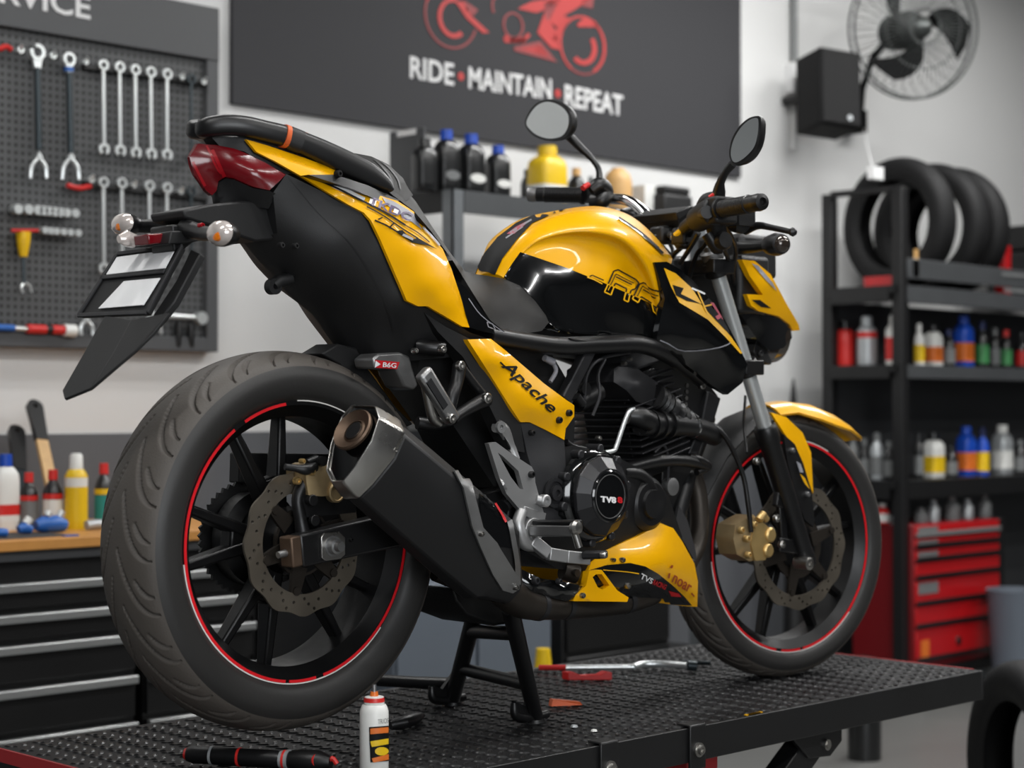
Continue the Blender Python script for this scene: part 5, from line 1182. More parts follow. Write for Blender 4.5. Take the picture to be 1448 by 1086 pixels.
m = M(); m.solid(vf, (0, 0.03, 0)); hc = part(m, 'lower_heat_cover', 'gloss_black'); hb_ = M(); hb_.add(*vf)
m = M(); bolt(m, P(757, 821, -.188), 0.007); bolt(m, P(790, 822, -.174), 0.005); part(m, 'cover_bolts', 'engine_grey', hc)

# ---------------- tank
ROWS = [
 [(687,386,0),(702,358,0),(724,333,0),(755,312,0),(795,297,0),(840,292,0),(880,304,0),(915,333,0),(940,362,0)],
 [(703,388,-.022),(717,360,-.026),(745,330,-.038),(785,308,-.052),(832,299,-.076),(872,306,-.096),(908,327,-.105),(932,355,-.108),(946,384,-.110)],
 [(713,393,-.040),(737,358,-.050),(762,338,-.066),(800,327,-.090),(840,325,-.120),(880,335,-.138),(908,362,-.138),(927,398,-.132),(938,436,-.13)],
 [(716,396,-.044),(741,365,-.054),(768,349,-.068),(808,341,-.088),(845,345,-.110),(876,357,-.120),(900,381,-.118),(917,412,-.117),(930,448,-.12)],
 [(740,414,-.070),(765,407,-.082),(795,404,-.100),(830,407,-.116),(860,414,-.126),(885,424,-.128),(905,437,-.126),(919,450,-.121),(931,466,-.12)],
 [(775,456,-.098),(790,466,-.104),(815,471,-.110),(840,473,-.114),(865,474,-.116),(890,475,-.117),(910,477,-.118),(925,480,-.118),(940,484,-.118)]]
nc = len(ROWS[0]); net = []
for c in range(nc):
    rt = [P(*ROWS[r][c]) for r in range(5, -1, -1)]
    rt[-1].y = 0
    net.append(rt+[Vector((p.x, -p.y, p.z)) for p in rt[::-1][1:]])
cols_ = [cr(col, 7) for col in net]; n_ = len(cols_[0]); long_ = [cr([cols_[c][i] for c in range(nc)], 7) for i in range(n_)]
rings = [[long_[i][k] for i in range(n_)] for k in range(len(long_[0]))]
m = M(); m.loft(rings); nn_ = len(rings[0])
for i_ in range((len(rings)-1)*nn_):
    if i_ % nn_ < 5 or i_ % nn_ >= nn_-6: m.m[i_] = 1
tank = part(m, 'fuel_tank', ['yellow', 'gloss_black'], ang=60); tkb = m.bvh()
m = M(); decal(m, [(711,396),(724,374),(736,357),(757,364),(800,379),(850,399),(880,412),(912,426),(934,436),(946,442),(948,487),(900,481),(860,480),(800,477),(772,464),(752,432),(733,410)], tkb, 0, 4, 0.0016); part(m, 'black_side_panel', 'gloss_black', tank, ang=60)
mm_ = M(); decal(mm_, [(713,394),(724,374),(736,357),(757,364),(800,379),(850,399),(880,412),(912,426),(934,436),(937,478),(900,474),(860,473),(800,470),(777,458),(757,427),(735,405)], tkb, 0, 9, 0.0016); part(mm_.mirrored(), 'black_side_panel', 'gloss_black', tank, ang=60)
m = M(); decal(m, [(674,382),(686,358),(704,336),(730,316),(760,302),(782,297),(800,297),(782,303),(753,316),(731,340),(711,366),(701,388)], tkb, 0, 5, 0.0016)
decal(m, [(717,332),(730,322),(752,311),(742,320),(728,332)], tkb, 1, 4, 0.0022); dline(m, [(716,338),(740,322)], 2, tkb, 2, 0.0024); dline(m, [(722,330),(752,312)], 2.5, tkb, 2, 0.0024); part(m, 'centre_stripe', ['decal_dark', 'decal_pink', 'decal_grey'], tank, ang=60)
m = M()
PANEL = [(711,396),(724,374),(736,357),(757,364),(800,379),(850,399),(880,412),(912,426),(934,436),(946,442),(950,486),(772,480)]
def dauto(m, pts, w):
    for (xa, ya), (xb, yb) in zip(pts, pts[1:]):
        k = max(1, int(math.hypot(xb-xa, yb-ya)/1.5)); seg = [(xa+(xb-xa)*i/k, ya+(yb-ya)*i/k) for i in range(k+1)]
        run = [seg[0]]; col = None
        for p, q in zip(seg, seg[1:]):
            c_ = 1 if inpoly((p[0]+q[0])/2, (p[1]+q[1])/2, PANEL) else 0
            if col is not None and c_ != col: dline(m, run, w, tkb, col, 0.004, 0); run = [p]
            run.append(q); col = c_
        dline(m, run, w, tkb, col, 0.004, 0)
dauto(m, [(853,413),(866,384),(872,382),(897,396),(901,401),(896,409),(890,411),(886,427),(880,424),(884,409),(868,401),(862,417),(853,413)], 2.0)
dauto(m, [(869,392),(891,403)], 1.8); dauto(m, [(858,411),(869,388),(894,401)], 1.2)
dauto(m, [(892,423),(902,402),(908,400),(932,413),(936,420),(932,428),(929,447),(922,441),(919,429),(904,420),(900,428),(892,423)], 2.0)
dauto(m, [(907,410),(928,421)], 1.8); dauto(m, [(898,421),(906,405),(930,418)], 1.2); dauto(m, [(924,432),(927,440)], 1.4)
dauto(m, [(829,393),(836,390),(852,397)], 1.6); dauto(m, [(829,393),(838,396),(850,402)], 1.4)
dline(m, [(874,309),(905,330),(930,352)], 2.6, tkb, 0, 0.003); dline(m, [(908,333),(936,359)], 3, tkb, 0, 0.003)
part(m, 'tank_decals', ['decal_dark', 'decal_yellow'], tank)
# shroud
so2 = [(925,371,-.136),(943,370,-.137),(962,381,-.142),(985,402,-.152),(1005,424,-.160),(1025,452,-.167),(1042,484,-.173),(1057,515,-.178),(1050,541,-.172),(1029,558,-.165),(1008,546,-.155),(985,527,-.145),(955,505,-.138),(932,490,-.136),(929,476,-.138),(934,450,-.142),(940,422,-.143)]
vf = patch(so2, [(960,430,-.155),(990,460,-.172),(1020,490,-.182),(968,496,-.156),(1015,492,-.180),(985,512,-.148),(1020,525,-.168),(940,400,-.140)], 8)
m = M(); m.solid(vf, (0, 0.012, 0)); shr = part(m, 'tank_shroud', 'gloss_black', ang=45); sh_ = M(); sh_.add(*vf); shb = sh_.bvh()
part(M().solid(patch(so2, [(960,430,-.155),(990,460,-.172),(1020,490,-.182),(968,496,-.156)], 14), (0, 0.012, 0)).mirrored(), 'tank_shroud', 'gloss_black', ang=45)
m = M(); decal(m, [(938,379),(955,387),(978,408),(992,430),(1010,448),(1034,478),(1052,504),(1046,500),(1024,476),(1000,452),(975,437),(960,428),(948,405)], shb, 0, 5, 0.0014)
decal(m, [(950,403),(966,408),(962,416),(990,430),(970,426),(955,418)], shb, 1, 5, 0.002); decal(m, [(990,430),(1001,422),(1025,446),(1040,474),(1034,477),(1010,452)], shb, 1, 5, 0.002)
decal(m, [(1003,428),(1010,426),(1034,462),(1030,466)], shb, 2, 5, 0.0024); decal(m, [(1010,448),(1024,440),(1027,444),(1013,453)], shb, 2, 5, 0.0026)
dline(m, [(977,408),(1003,422),(1040,468)], 2.5, shb, 3, 0.0024); dline(m, [(945,372),(975,390),(1000,416)], 2, shb, 4, 0.0024); dline(m, [(985,412),(998,442)], 2, shb, 0, 0.0028, 0); dline(m, [(994,434),(1010,430)], 2, shb, 0, 0.0028, 0)
dline(m, [(1052,500),(1057,514)], 3, shb, 0, 0.002, 0)
dline(m, [(933,481),(945,486),(968,496),(1018,491),(1040,480)], 1.6, shb, 4, 0.0014, 3)  # grey line paints the highlight along the lower ridge edge
part(m, 'shroud_decals_and_glint', ['decal_yellow', 'decal_dark', 'decal_pink', 'decal_white', 'decal_grey'], shr)
# inner dark filler between tank and engine
m = M(); m.sym(patch([(780,466,-.09),(940,476,-.09),(985,520,-.08),(1015,560,-.07),(990,600,-.06),(960,560,-.05),(900,510,-.05),(800,500,-.05)], [], 16)); part(m, 'airbox', 'deep_black')
# ---------------- frame and side cover
m = M(); T1 = cr([P(690,474,-.128), P(735,482,-.128), P(790,489,-.13), P(850,487,-.13), P(905,487,-.128), P(950,505,-.12), P(990,535,-.10)], 6)
m.tube(T1, 0.0165, 14); fr = part(m, 'frame_tube', 'satin_black'); part(m.mirrored(), 'frame_tube', 'satin_black')
m = M(); m.beam(P(836,487,-.12), P(796,566,-.12), 0.020, 0.024); part(m, 'diagonal_tube', 'engine_grey', fr, bev=0.003)
m = M(); m.prism([P(x, y, -.11) for x, y in ((812,520),(826,512),(822,540),(806,580),(796,582),(800,560))], (0, 0.006, 0)); part(m, 'gusset', 'brushed', fr, bev=0.001)
m = M(); m.prism([P(x, y, -.145) for x, y in ((806,478),(845,484),(843,491),(826,492))], (0, 0.01, 0)); part(m, 'tank_bracket', 'satin_black', fr, bev=0.001)
vf = patch([(600,442,-.128),(630,462,-.135),(664,479,-.145),(700,540,-.15),(736,598,-.155),(742,640,-.152),(722,636,-.15),(690,570,-.145),(655,505,-.138),(620,470,-.13)], [], 9)
m = M(); m.solid(vf, (0, 0.03, 0)); part(m, 'rear_frame_cover', 'plastic', fr, ang=45)
vf = patch([(661,480,-.152),(694,479,-.15),(713,494,-.15),(741,518,-.152),(769,542,-.153),(800,565,-.153),(812,573,-.152),(812,589,-.15),(800,606,-.152),(798,622,-.155),(772,608,-.158),(749,597,-.158),(736,597,-.158),(715,565,-.157),(690,525,-.155)], [(700,510,-.163),(735,555,-.168),(775,580,-.166),(745,585,-.165),(682,492,-.158)], 8)
m = M(); m.solid(vf, (0, 0.012, 0)); sc = part(m, 'side_cover', 'yellow', ang=50); scb_ = M(); scb_.add(*vf); scb = scb_.bvh()
part(M().solid(vf, (0, 0.012, 0)).mirrored(), 'side_cover', 'yellow', ang=50)
m = M(); mp = [(702,517),(771,586),(783,574),(718,505)]
a2, f2 = text2d('Apache', 0.015)
def skew(u, v): return (702+70*u+14*v+6*v, 520+66*u-15*v+6*v)
vv, ff = clean(*onto([skew(*t) for t in a2], f2, scb, 0.0018)); m.add(vv, ff)
dline(m, [(706,512),(716,521),(728,528)], 2.4, scb, 0, 0.0018); dline(m, [(770,572),(778,578)], 2, scb, 0, 0.0018, 0)
part(m, 'script_decal', 'decal_dark', sc)
m = M(); bolt(m, P(790, 594, -.160), 0.006); bolt(m, P(804, 584, -.156), 0.006); part(m, 'cover_screws', 'engine', sc)
vf = patch([(736,598,-.152),(750,598,-.156),(775,610,-.155),(798,624,-.153),(800,660,-.152),(800,700,-.152),(798,740,-.15),(772,742,-.15),(760,690,-.15),(745,640,-.15)], [(775,660,-.158)], 9)
m = M(); m.solid(vf, (0, 0.05, 0)); pvp = part(m, 'pivot_cover', 'plastic_grey', ang=45)
m = M(); q = P(784, 697, -.156); m.lathe(q, (0,-1,0), [(0,0.02),(0,0.0265),(0.004,0.0265),(0.004,0.020),(0.001,0.019),(0.001,0.0135),(0.008,0.0135),(0.009,0.006),(0.005,0.005),(0.005,0)], 28); part(m, 'pivot_bolt', 'engine_grey', pvp)
m = M(); bolt(m, P(795, 726, -.155), 0.006); bolt(m, P(752, 612, -.158), 0.005); part(m, 'cover_bolts', 'engine', pvp)
# dark core behind the frame: battery box, shock
m = M(); m.sym(patch([(600,470,-.07),(690,478,-.09),(780,500,-.09),(815,560,-.09),(810,650,-.09),(770,700,-.09),(700,690,-.07),(640,600,-.05),(590,530,-.05)], [], 18)); part(m, 'battery_box', 'deep_black')
m = M(); m.tube([P(660,560,0), P(700,720,0)], 0.025, 16)
for i in range(9): m.ring(P(664+4*i, 575+15*i, 0), (P(700,720,0)-P(660,560,0)), 0.028, 0.038, 0.006, 20)
part(m, 'rear_shock', 'engine')
# silver canister with red sticker
m = M(); m.prism([P(x, y, -.10) for x, y in ((527,507),(536,500),(566,498),(580,504),(584,520),(592,545),(586,552),(572,548),(560,522),(530,521))], (0, 0.05, 0)); cn = part(m, 'reservoir', 'brushed', bev=0.004)
m = M(); m.prism([P(x, y, -.1008) for x, y in ((530,509),(565,512),(561,522),(531,520))], (0, -0.0006, 0)); part(m, 'sticker', 'decal_red', cn)
m = M(); ptext(m, 'B6G', [P(541,519,-.103), P(560,520.5,-.103), P(561,513.5,-.103), P(542,512,-.103)], 0, None, 0.02); m.prism([P(x, y, -.1028) for x, y in ((530,520),(531,510),(538,515))], (0, -0.0004, 0)); part(m, 'sticker_text', 'decal_white', cn)
# passenger peg, brackets
m = M(); dirv = (P(640,598,-.19)-P(596,524,-.19)); m.beam(P(597,525,-.19), P(641,596,-.19), (0.020,0.020), (0.030,0.026), 0, (0,1,0)); pg = part(m, 'passenger_peg', 'brushed', bev=0.006)
m = M(); m.beam(P(606,538,-.201), P(630,576,-.201), 0.003, 0.012); part(m, 'peg_inlay', 'engine_grey', pg)
m = M(); m.tube(cr([P(598,532,-.185), P(604,560,-.18), P(612,590,-.175), P(622,600,-.175)], 5), [0.006,0.007,0.009,0.007], 12); bolt(m, P(638, 592, -.20), 0.008); part(m, 'peg_hinge', 'steel', pg)
m = M(); m.tube(cr([P(650,516,-.15), P(646,540,-.155), P(640,560,-.16), P(634,590,-.16)], 5), [0.012,0.011,0.011,0.010], 12); m.tube(cr([P(650,516,-.15), P(668,540,-.15), P(684,560,-.15)], 5), 0.008, 12); m.tube(cr([P(688,564,-.155), P(672,572,-.16), P(655,582,-.165), P(640,592,-.17)], 5), [0.013,0.011,0.010,0.010], 12); m.tube(cr([P(640,592,-.165), P(612,600,-.15), P(590,598,-.14)], 5), 0.011, 12); pb2 = part(m, 'peg_bracket', 'satin_black')
m = M(); bolt(m, P(651, 517, -.164), 0.008); bolt(m, P(688, 563, -.169), 0.009); bolt(m, P(625, 494, -.14), 0.007); bolt(m, P(586, 496, -.11), 0.005); part(m, 'bracket_bolts', 'steel', pb2)
m = M(); m.tube([P(592,490,-.10), P(610,492,-.12), P(628,494,-.13)], [0.014,0.014,0.012], 14); part(m, 'subframe_end', 'satin_black', fr)
m = M(); m.prism([P(x, y, -.03) for x, y in ((455,500),(478,486),(505,492),(520,520),(560,575),(585,600),(560,610),(520,560),(480,515))], (0, 0.06, 0)); part(m, 'inner_mudguard', 'plastic', bev=0.003)
# foot peg plate
fp = [(691,627),(701,625),(716,636),(735,649),(752,660),(756,668),(757,682),(764,708),(771,732),(764,738),(752,736),(738,724),(716,698),(706,675)]
v2, f2 = fill2d(fp, [[(704,640),(711,645),(733,666),(740,692),(735,691),(722,674)]], 8)
YF_ = -.158
m = M(); m.solid(([P(p.x, p.y, YF_) for p in v2], f2), (0, 0.010, 0)); fpp = part(m, 'heel_plate', 'alu', bev=0.002, ang=50)
m = M(); bolt(m, P(751, 671, -.16), 0.006); part(m, 'plate_bolt', 'engine', fpp)
m = M(); m.lathe(P(766, 708, -.16), (0,-1,0), [(0,0),(0,0.011),(0.012,0.011),(0.014,0.009),(0.014,0.005),(0.008,0.005),(0.008,0)], 20); m.tube([P(758,706,-.16), P(766,708,-.165)], 0.008, 12); part(m, 'plate_stud', 'alu', fpp)
m = M(); m.tube(cr([P(738,722,-.155), P(733,738,-.158), P(735,752,-.16), P(742,768,-.16), P(756,772,-.158)], 5), [0.010,0.011,0.012,0.012,0.010], 14); m.lathe(P(748, 750, -.15), (0,-1,0), [(0,0),(0,0.024),(0.014,0.022),(0.014,0.014),(0.006,0.012),(0.006,0)], 24); m.beam(P(738,722,-.155), P(768,732,-.155), 0.012, 0.016); part(m, 'peg_mount', 'alu', fpp, bev=0.001)
m = M(); m.tube(cr([P(702,602,-.145), P(712,608,-.145), P(722,630,-.145), P(730,650,-.15)], 5), [0.012,0.011,0.008,0.007], 12); m.lathe(P(706, 604, -.155), (0,-1,0), [(0,0.004),(0,0.010),(0.006,0.010),(0.006,0.004)], 18, closed=True); part(m, 'upper_mount', 'alu', fpp)
m = M(); m.beam(P(752,750,-.165), P(814,750,-.255), 0.020, 0.020, 0, (1,1,0)); pg2 = part(m, 'rider_peg', 'brushed', bev=0.003)
m = M(); m.beam(P(758,739,-.17), P(818,739,-.26), 0.026, 0.009, 0, (1,1,0)); part(m, 'peg_rubber', 'satin_black', pg2, bev=0.003)
m = M(); m.lathe(P(815,746,-.262), (P(815,746,-.262)-P(800,746,-.24)), [(-0.008,0),(-0.008,0.010),(0,0.013),(0.006,0.010),(0.009,0)], 20); m.tube([P(812,752,-.258), P(819,774,-.262)], [0.006,0.0065], 12); part(m, 'peg_feeler', 'steel', pg2)
m = M(); pts = [P(752,764,-.165), P(775,783,-.175), P(800,787,-.18), P(832,790,-.185)]
for a, b in zip(pts, pts[1:]): m.beam(a, b, 0.014, 0.022, 0, (0,1,0))
bp_ = part(m, 'brake_pedal', 'alu', bev=0.002)
m = M(); m.beam(P(824,785,-.195), P(858,784,-.235), 0.022, 0.014, 0, (1,1,0)); part(m, 'pedal_tip', 'engine_grey', bp_, bev=0.004)
m = M(); bolt(m, P(853, 785, -.24), 0.006, 0, (0.3,-1,0)); part(m, 'tip_bolt', 'steel', bp_)
m = M(); m.tube([P(718,715,-.12), P(714,760,-.12)], 0.007, 10); m.tube(cr([P(712,716,-.13), P(722,706,-.13)], 3), 0.012, 10); m.tube([P(720,745,-.14), P(728,742,-.15)], 0.009, 10); part(m, 'brake_master', 'engine_grey')
m = M(); m.tube([P(795,806,-.12), P(815,812,-.13)], 0.017, 14); m.lathe(P(813,810,-.145), (0,-1,0), [(0,0),(0,0.007),(0.006,0.007),(0.006,0)], 12); part(m, 'stand_pivot', 'exhaust_dark')

# ---------------- engine
m = M(); m.sym(patch([(735,680,-.13),(770,640,-.14),(810,630,-.15),(860,640,-.16),(920,670,-.15),(945,700,-.14),(965,760,-.12),(930,800,-.12),(860,810,-.13),(790,805,-.13),(745,780,-.12)], [(860,720,-.165)], 14)); eng = part(m, 'engine_block', 'engine', ang=45)
cc = P(864, 702, -.203); cc.y = -.155
m = M(); m.lathe(cc, (0,-1,0), [(0,0),(0,0.0835),(0.010,0.0835),(0.014,0.080),(0.018,0.074),(0.020,0.070)], 60); m.lathe(cc, (0,-1,0), [(0.018,0),(0.018,0.0735),(0.024,0.0725),(0.024,0.050),(0.046,0.047),(0.0485,0.044),(0.0485,0.042),(0.046,0.041),(0.047,0)], 60); clu = part(m, 'clutch_cover', 'gloss_black', eng)
m = M(); m.lathe(cc, (0,-1,0), [(0.022,0.046),(0.022,0.0725),(0.029,0.0715),(0.046,0.050),(0.0465,0.046)], 14, closed=True); part(m, 'clutch_bezel', 'clutch_bezel', eng, bev=0.0012, ang=12)
m = M(); m.ring(cc+Vector((0,-.0462,0)), (0,-1,0), 0.0378, 0.0394, 0.001, 60); part(m, 'emblem_ring', 'brushed', eng)
m = M()
for k in range(10):
    a = 2*math.pi*(k+0.3)/10; u = Vector((math.cos(a), 0, math.sin(a))); m.lathe(cc+u*0.085+Vector((0,-0.004,0)), (0,-1,0), [(-0.02,0),(-0.02,0.008),(0.010,0.008),(0.012,0.006),(0.012,0)], 14)
part(m, 'case_bolts', 'engine_grey', eng)
ye = cc.y-.0470; m = M()
def ctext(s, x0, x1, mi):
    ptext(m, s, [P(x0, 710+0.04*(x0-848), ye), P(x1, 710+0.04*(x1-848)+1, ye), P(x1, 701+0.04*(x1-848)+1, ye), P(x0, 701+0.04*(x0-848), ye)], mi, (0, -0.0008, 0), 0.05)
ctext('TV8', 849, 871, 0); ctext('8', 873, 880, 1); part(m, 'emblem_text', ['decal_white', 'decal_red'], eng)
m = M(); m.lathe(P(905, 712, -.13), (0,-1,0), [(0,0),(0,0.052),(0.02,0.050),(0.03,0.040),(0.03,0.028),(0.036,0.026),(0.036,0)], 40); m.tube(cr([P(880,668,-.15), P(905,672,-.15), P(920,690,-.15), P(926,715,-.15)], 6), 0.012, 12); part(m, 'starter_cover', 'engine', eng)
m = M(); m.lathe(P(943, 688, -.10), (0,-1,0), [(0,0),(0,0.017),(0.016,0.017),(0.018,0.010),(0.018,0)], 20); part(m, 'sensor_bolt', 'brushed', eng)
# cylinder with cooling fins
ca = P(893, 650, -.02); cb_ = P(872, 528, -.02)
m = M(); m.beam(ca+Vector((0,0,-.03)), cb_, 0.11, 0.10)
dcy = (cb_-ca)
cyl = part(m, 'cylinder', 'engine', eng, bev=0.0012)
for i in range(13):
    p = ca+dcy*(0.03+0.075*i); q = p+dcy.normalized()*0.0035; w = 0.19 if i < 10 else 0.165
    m = M(); m.beam(p, q, w, 0.14, 0, (0,1,0)); part(m, 'cooling_fin', 'engine_grey', eng, bev=0.001)
m = M(); q0 = cb_+Vector((0,0,0.01)); m.beam(q0, q0+dcy.normalized()*0.045, (0.15,0.11), (0.12,0.08), 0, (0,1,0)); part(m, 'cylinder_head', 'engine_grey', eng, bev=0.006)
vf = patch([(868,522,-.10),(880,513,-.10),(900,520,-.10),(928,540,-.105),(940,560,-.105),(925,575,-.11),(900,568,-.115),(886,552,-.115),(868,540,-.11)], [(900,545,-.125)], 8); m = M(); m.solid(vf, (0, 0.12, 0)); part(m, 'rocker_cover', 'engine_grey', eng, bev=0.003)
hp_ = cr([P(925,560,-.11), P(940,572,-.105), P(958,588,-.10), P(972,600,-.09)], 8); m = M(); m.tube(hp_, [0.024+0.003*math.sin(i*1.9) for i in range(len(hp_))], 16); part(m, 'intake_bellows', 'engine', eng)
m = M(); m.tube(cr([P(888,588,-.12), P(905,590,-.13), P(918,596,-.13)], 5), [0.015,0.020,0.020], 16); m.tube(cr([P(905,600,-.115), P(935,600,-.115), P(980,604,-.10), P(1010,615,-.08)], 6), [0.022,0.024,0.020,0.022], 18)
for t in (918, 930, 942): m.ring(P(t, 600, -.115), (1,0,0), 0.02, 0.028, 0.006, 24)
part(m, 'intake_pipe', 'satin_black', eng)
m = M(); m.ring(P(976, 603, -.10), (1,0.2,0), 0.021, 0.0235, 0.006, 28); part(m, 'hose_clip', 'chrome', eng)
m = M(); m.tube(cr([P(856,640,-.135), P(868,637,-.135), P(872,630,-.135), P(880,606,-.135), P(888,585,-.135), P(895,579,-.13), P(906,582,-.12)], 6), 0.0042, 10); part(m, 'oil_pipe', 'tool_steel', eng)
m = M(); bolt(m, P(866, 650, -.14), 0.008); bolt(m, P(838, 636, -.14), 0.006); bolt(m, P(880, 661, -.14), 0.006); bolt(m, P(846, 620, -.12), 0.005); part(m, 'head_bolts', 'steel', eng)
m = M()
for q in ([(792,640),(808,645),(830,655)], [(800,625),(812,632),(845,640)]): m.tube(cr([P(x, y, -.14) for x, y in q], 5), 0.006, 10)
part(m, 'hose', 'satin_black', eng)
m = M(); m.tube(cr([P(826,565,-.12), P(830,530,-.12), P(848,508,-.12), P(890,498,-.11)], 6), 0.0035, 8); m.tube(cr([P(838,588,-.13), P(848,560,-.13), P(846,530,-.12), P(856,508,-.12)], 6), 0.003, 8); m.tube(cr([P(925,640,-.11), P(938,630,-.11), P(945,650,-.11), P(944,680,-.11)], 6), 0.003, 8); part(m, 'cable', 'engine_grey')
m = M(); m.tube([P(815,570,-.1), P(842,555,-.09)], [0.018, 0.022], 16); m.lathe(P(825,550,-.115), (0,-1,0), [(0,0),(0,0.012),(0.008,0.012),(0.008,0)], 16); m.tube([P(815,560,-.12), P(824,572,-.12)], 0.008, 10); part(m, 'carburettor', 'engine')
m = M(); m.tube([P(770,506,-.115), P(782,512,-.115)], [0.006,0.007], 10); m.tube(cr([P(782,512,-.11), P(786,525,-.11), P(778,540,-.11)], 5), 0.004, 8); part(m, 'connector', 'decal_grey')
m = M()
for i in range(6): m.lathe(P(967+0.6*i, 590-9*i, -.105), (0,-1,0), [(0,0),(0,0.0045),(0.004,0.0045),(0.004,0)], 10)
part(m, 'spark_coil', 'steel')
m = M(); bolt(m, P(992, 545, -.10), 0.008); bolt(m, P(890, 508, -.12), 0.004); bolt(m, P(882, 514, -.12), 0.004); part(m, 'engine_bolts', 'steel')
# front down tube and horn bracket
m = M(); m.prism([P(x, y, -.075) for x, y in ((1001,552),(1020,563),(1012,590),(986,644),(974,642),(993,596))], (0, 0.02, 0)); part(m, 'down_bracket', 'engine_grey', bev=0.003)
m = M(); m.tube([P(1000,590,-.03), P(978,650,-.04), P(960,720,-.06), P(950,790,-.06)], 0.018, 14); dt = part(m, 'down_tube', 'satin_black')
m = M(); m.tube(cr([P(880,664,-.11), P(930,652,-.11), P(970,652,-.1), P(1000,660,-.09)], 6), [0.012,0.013,0.012,0.008], 12); m.tube(cr([P(975,646,-.09), P(990,650,-.1), P(1002,660,-.09), P(985,668,-.09)], 5), 0.007, 10); part(m, 'cable_loom', 'satin_black')
m = M(); m.prism([P(x, y, -.06) for x, y in ((940,610),(985,615),(975,690),(955,760),(935,700))], (0, 0.12, 0)); part(m, 'engine_mount', 'deep_black', bev=0.003)

# ---------------- belly pan
bl = [(836,795,-.14),(857,778,-.145),(900,759,-.15),(916,751,-.15),(927,737,-.145),(952,747,-.145),(965,766,-.14),(982,797,-.125),(987,822,-.115),(986,858,-.10),(966,857,-.105),(930,852,-.12),(900,848,-.13),(860,848,-.14),(830,835,-.14),(830,812,-.14)]
vf = patch(bl, [(940,790,-.168),(900,800,-.168),(960,830,-.14),(880,785,-.16),(900,830,-.16),(930,760,-.158)], 8)
m = M(); m.solid(vf, (0, 0.02, 0)); by = part(m, 'belly_pan', 'yellow', ang=45); bb_ = M(); bb_.add(*vf); bbv = bb_.bvh()
part(M().solid(vf, (0, 0.02, 0)).mirrored(), 'belly_pan', 'yellow', ang=45)
m = M(); decal(m, [(834,806),(858,799),(890,796),(912,801),(930,811),(950,827),(966,842),(978,856),(930,853),(886,849),(846,849),(832,830)], bbv, 0, 6, 0.0014); part(m, 'black_lower_panel', 'gloss_black', by)
m = M(); dline(m, [(852,806),(880,808),(902,811)], 1.2, bbv, 2, 0.003); dtext(m, 'TVS', [(903,817),(920,825),(923,818),(906,810)], bbv, 0, 0.003, 0.02); dtext(m, 'RACING', [(921,825),(939,833),(942,826),(924,818)], bbv, 1, 0.003, 0.03); decal(m, [(944,834),(958,838),(962,843),(948,842)], bbv, 1, 4, 0.003)
dtext(m, 'noar', [(948,822),(973,838),(977,828),(952,812)], bbv, 3, 0.003, 0.012); dline(m, [(944,817),(945,810)], 2.2, bbv, 3, 0.003, 0); dline(m, [(947,803),(949,799)], 3, bbv, 3, 0.003, 0); dline(m, [(976,838),(980,843)], 2, bbv, 3, 0.003, 0)
part(m, 'pan_lettering', ['decal_white', 'decal_red', 'decal_yellow', 'decal_rust'], by)
m = M()
for x, y, r in ((879,792,.005),(886,828,.006),(836,795,.005),(866,792,.004)): 
    h = hit(x, y, bbv, 0.001)
    if h: bolt(m, h, r)
part(m, 'pan_screws', 'steel', by)
fbv = [(833,808),(851,806),(873,835),(889,845),(887,851),(811,850),(814,841),(829,828)]
v2, f2 = fill2d(fbv, [[(838,816),(843,812),(851,812),(862,828),(852,834),(845,830)]], 7)
m = M(); m.solid(([P(p.x, p.y, -.165) for p in v2], f2), (0, 0.014, 0)); yb_ = part(m, 'yellow_bracket', 'yellow', bev=0.003, ang=50)
m = M(); bolt(m, P(823, 842, -.167), 0.005); part(m, 'bracket_screw', 'steel', yb_)
m = M(); m.prism([P(x, y, -.10) for x, y in ((960,715),(972,735),(984,780),(986,800),(968,768),(954,746))], (0, 0.006, 0)); part(m, 'pan_deflector', 'plastic_grey', by)

# ---------------- centre stand
nf = PZ(757, 1012, G+0.012); ff_ = PZ(640, 988, G+0.012)
nt_ = P(722, 862, -.10); ft_ = P(676, 850, .06)
m = M(); m.tube([nt_, nf], [0.016, 0.014], 16); m.tube([ft_, ff_], [0.016, 0.015], 16); m.tube([nt_.lerp(nf, .22), ft_.lerp(ff_, .30)], 0.013, 14); m.tube([nt_.lerp(nf, .70), ft_.lerp(ff_, .68)], 0.012, 14)
cs_ = part(m, 'centre_stand', 'satin_black')
for f, d in ((nf, Vector((-0.016, -0.01, 0))), (ff_, Vector((-0.005, -0.004, 0)))):
    m = M(); m.tube(cr([f+Vector((-0.055,0,0.030)), f+Vector((-0.05,0,0.006)), f+Vector((-0.01,0,-0.002)), f+Vector((0.03,0,0.0))], 5), [0.006,0.009,0.009,0.008], 12); m.prism([f+Vector((-0.058,-0.004,0.034)), f+Vector((-0.05,-0.004,0.004)), f+Vector((0.0,-0.004,-0.006)), f+Vector((0.0,-0.004,0.05)), f+Vector((-0.03,-0.004,0.022))], (0, 0.008, 0)); m.lathe(f+Vector((0,0,-0.0115)), (0,0,1), [(0,0),(0,0.020),(0.006,0.018),(0.006,0)], 18); part(m, 'stand_foot', 'satin_black', cs_)
m = M(); ts = PZ(640, 968, G+0.035); te = PZ(535, 962, G+0.035); m.tube(cr([ts, ts.lerp(te, .5), te], 4), [0.014, 0.012, 0.012], 14); part(m, 'stand_tang', 'satin_black', cs_)
m = M(); m.prism([P(x, y, -.06) for x, y in ((640,832),(690,836),(720,860),(735,880),(700,885),(660,870),(645,850))], (0, 0.14, 0)); part(m, 'stand_mount', 'deep_black', cs_, bev=0.004)
m = M(); 
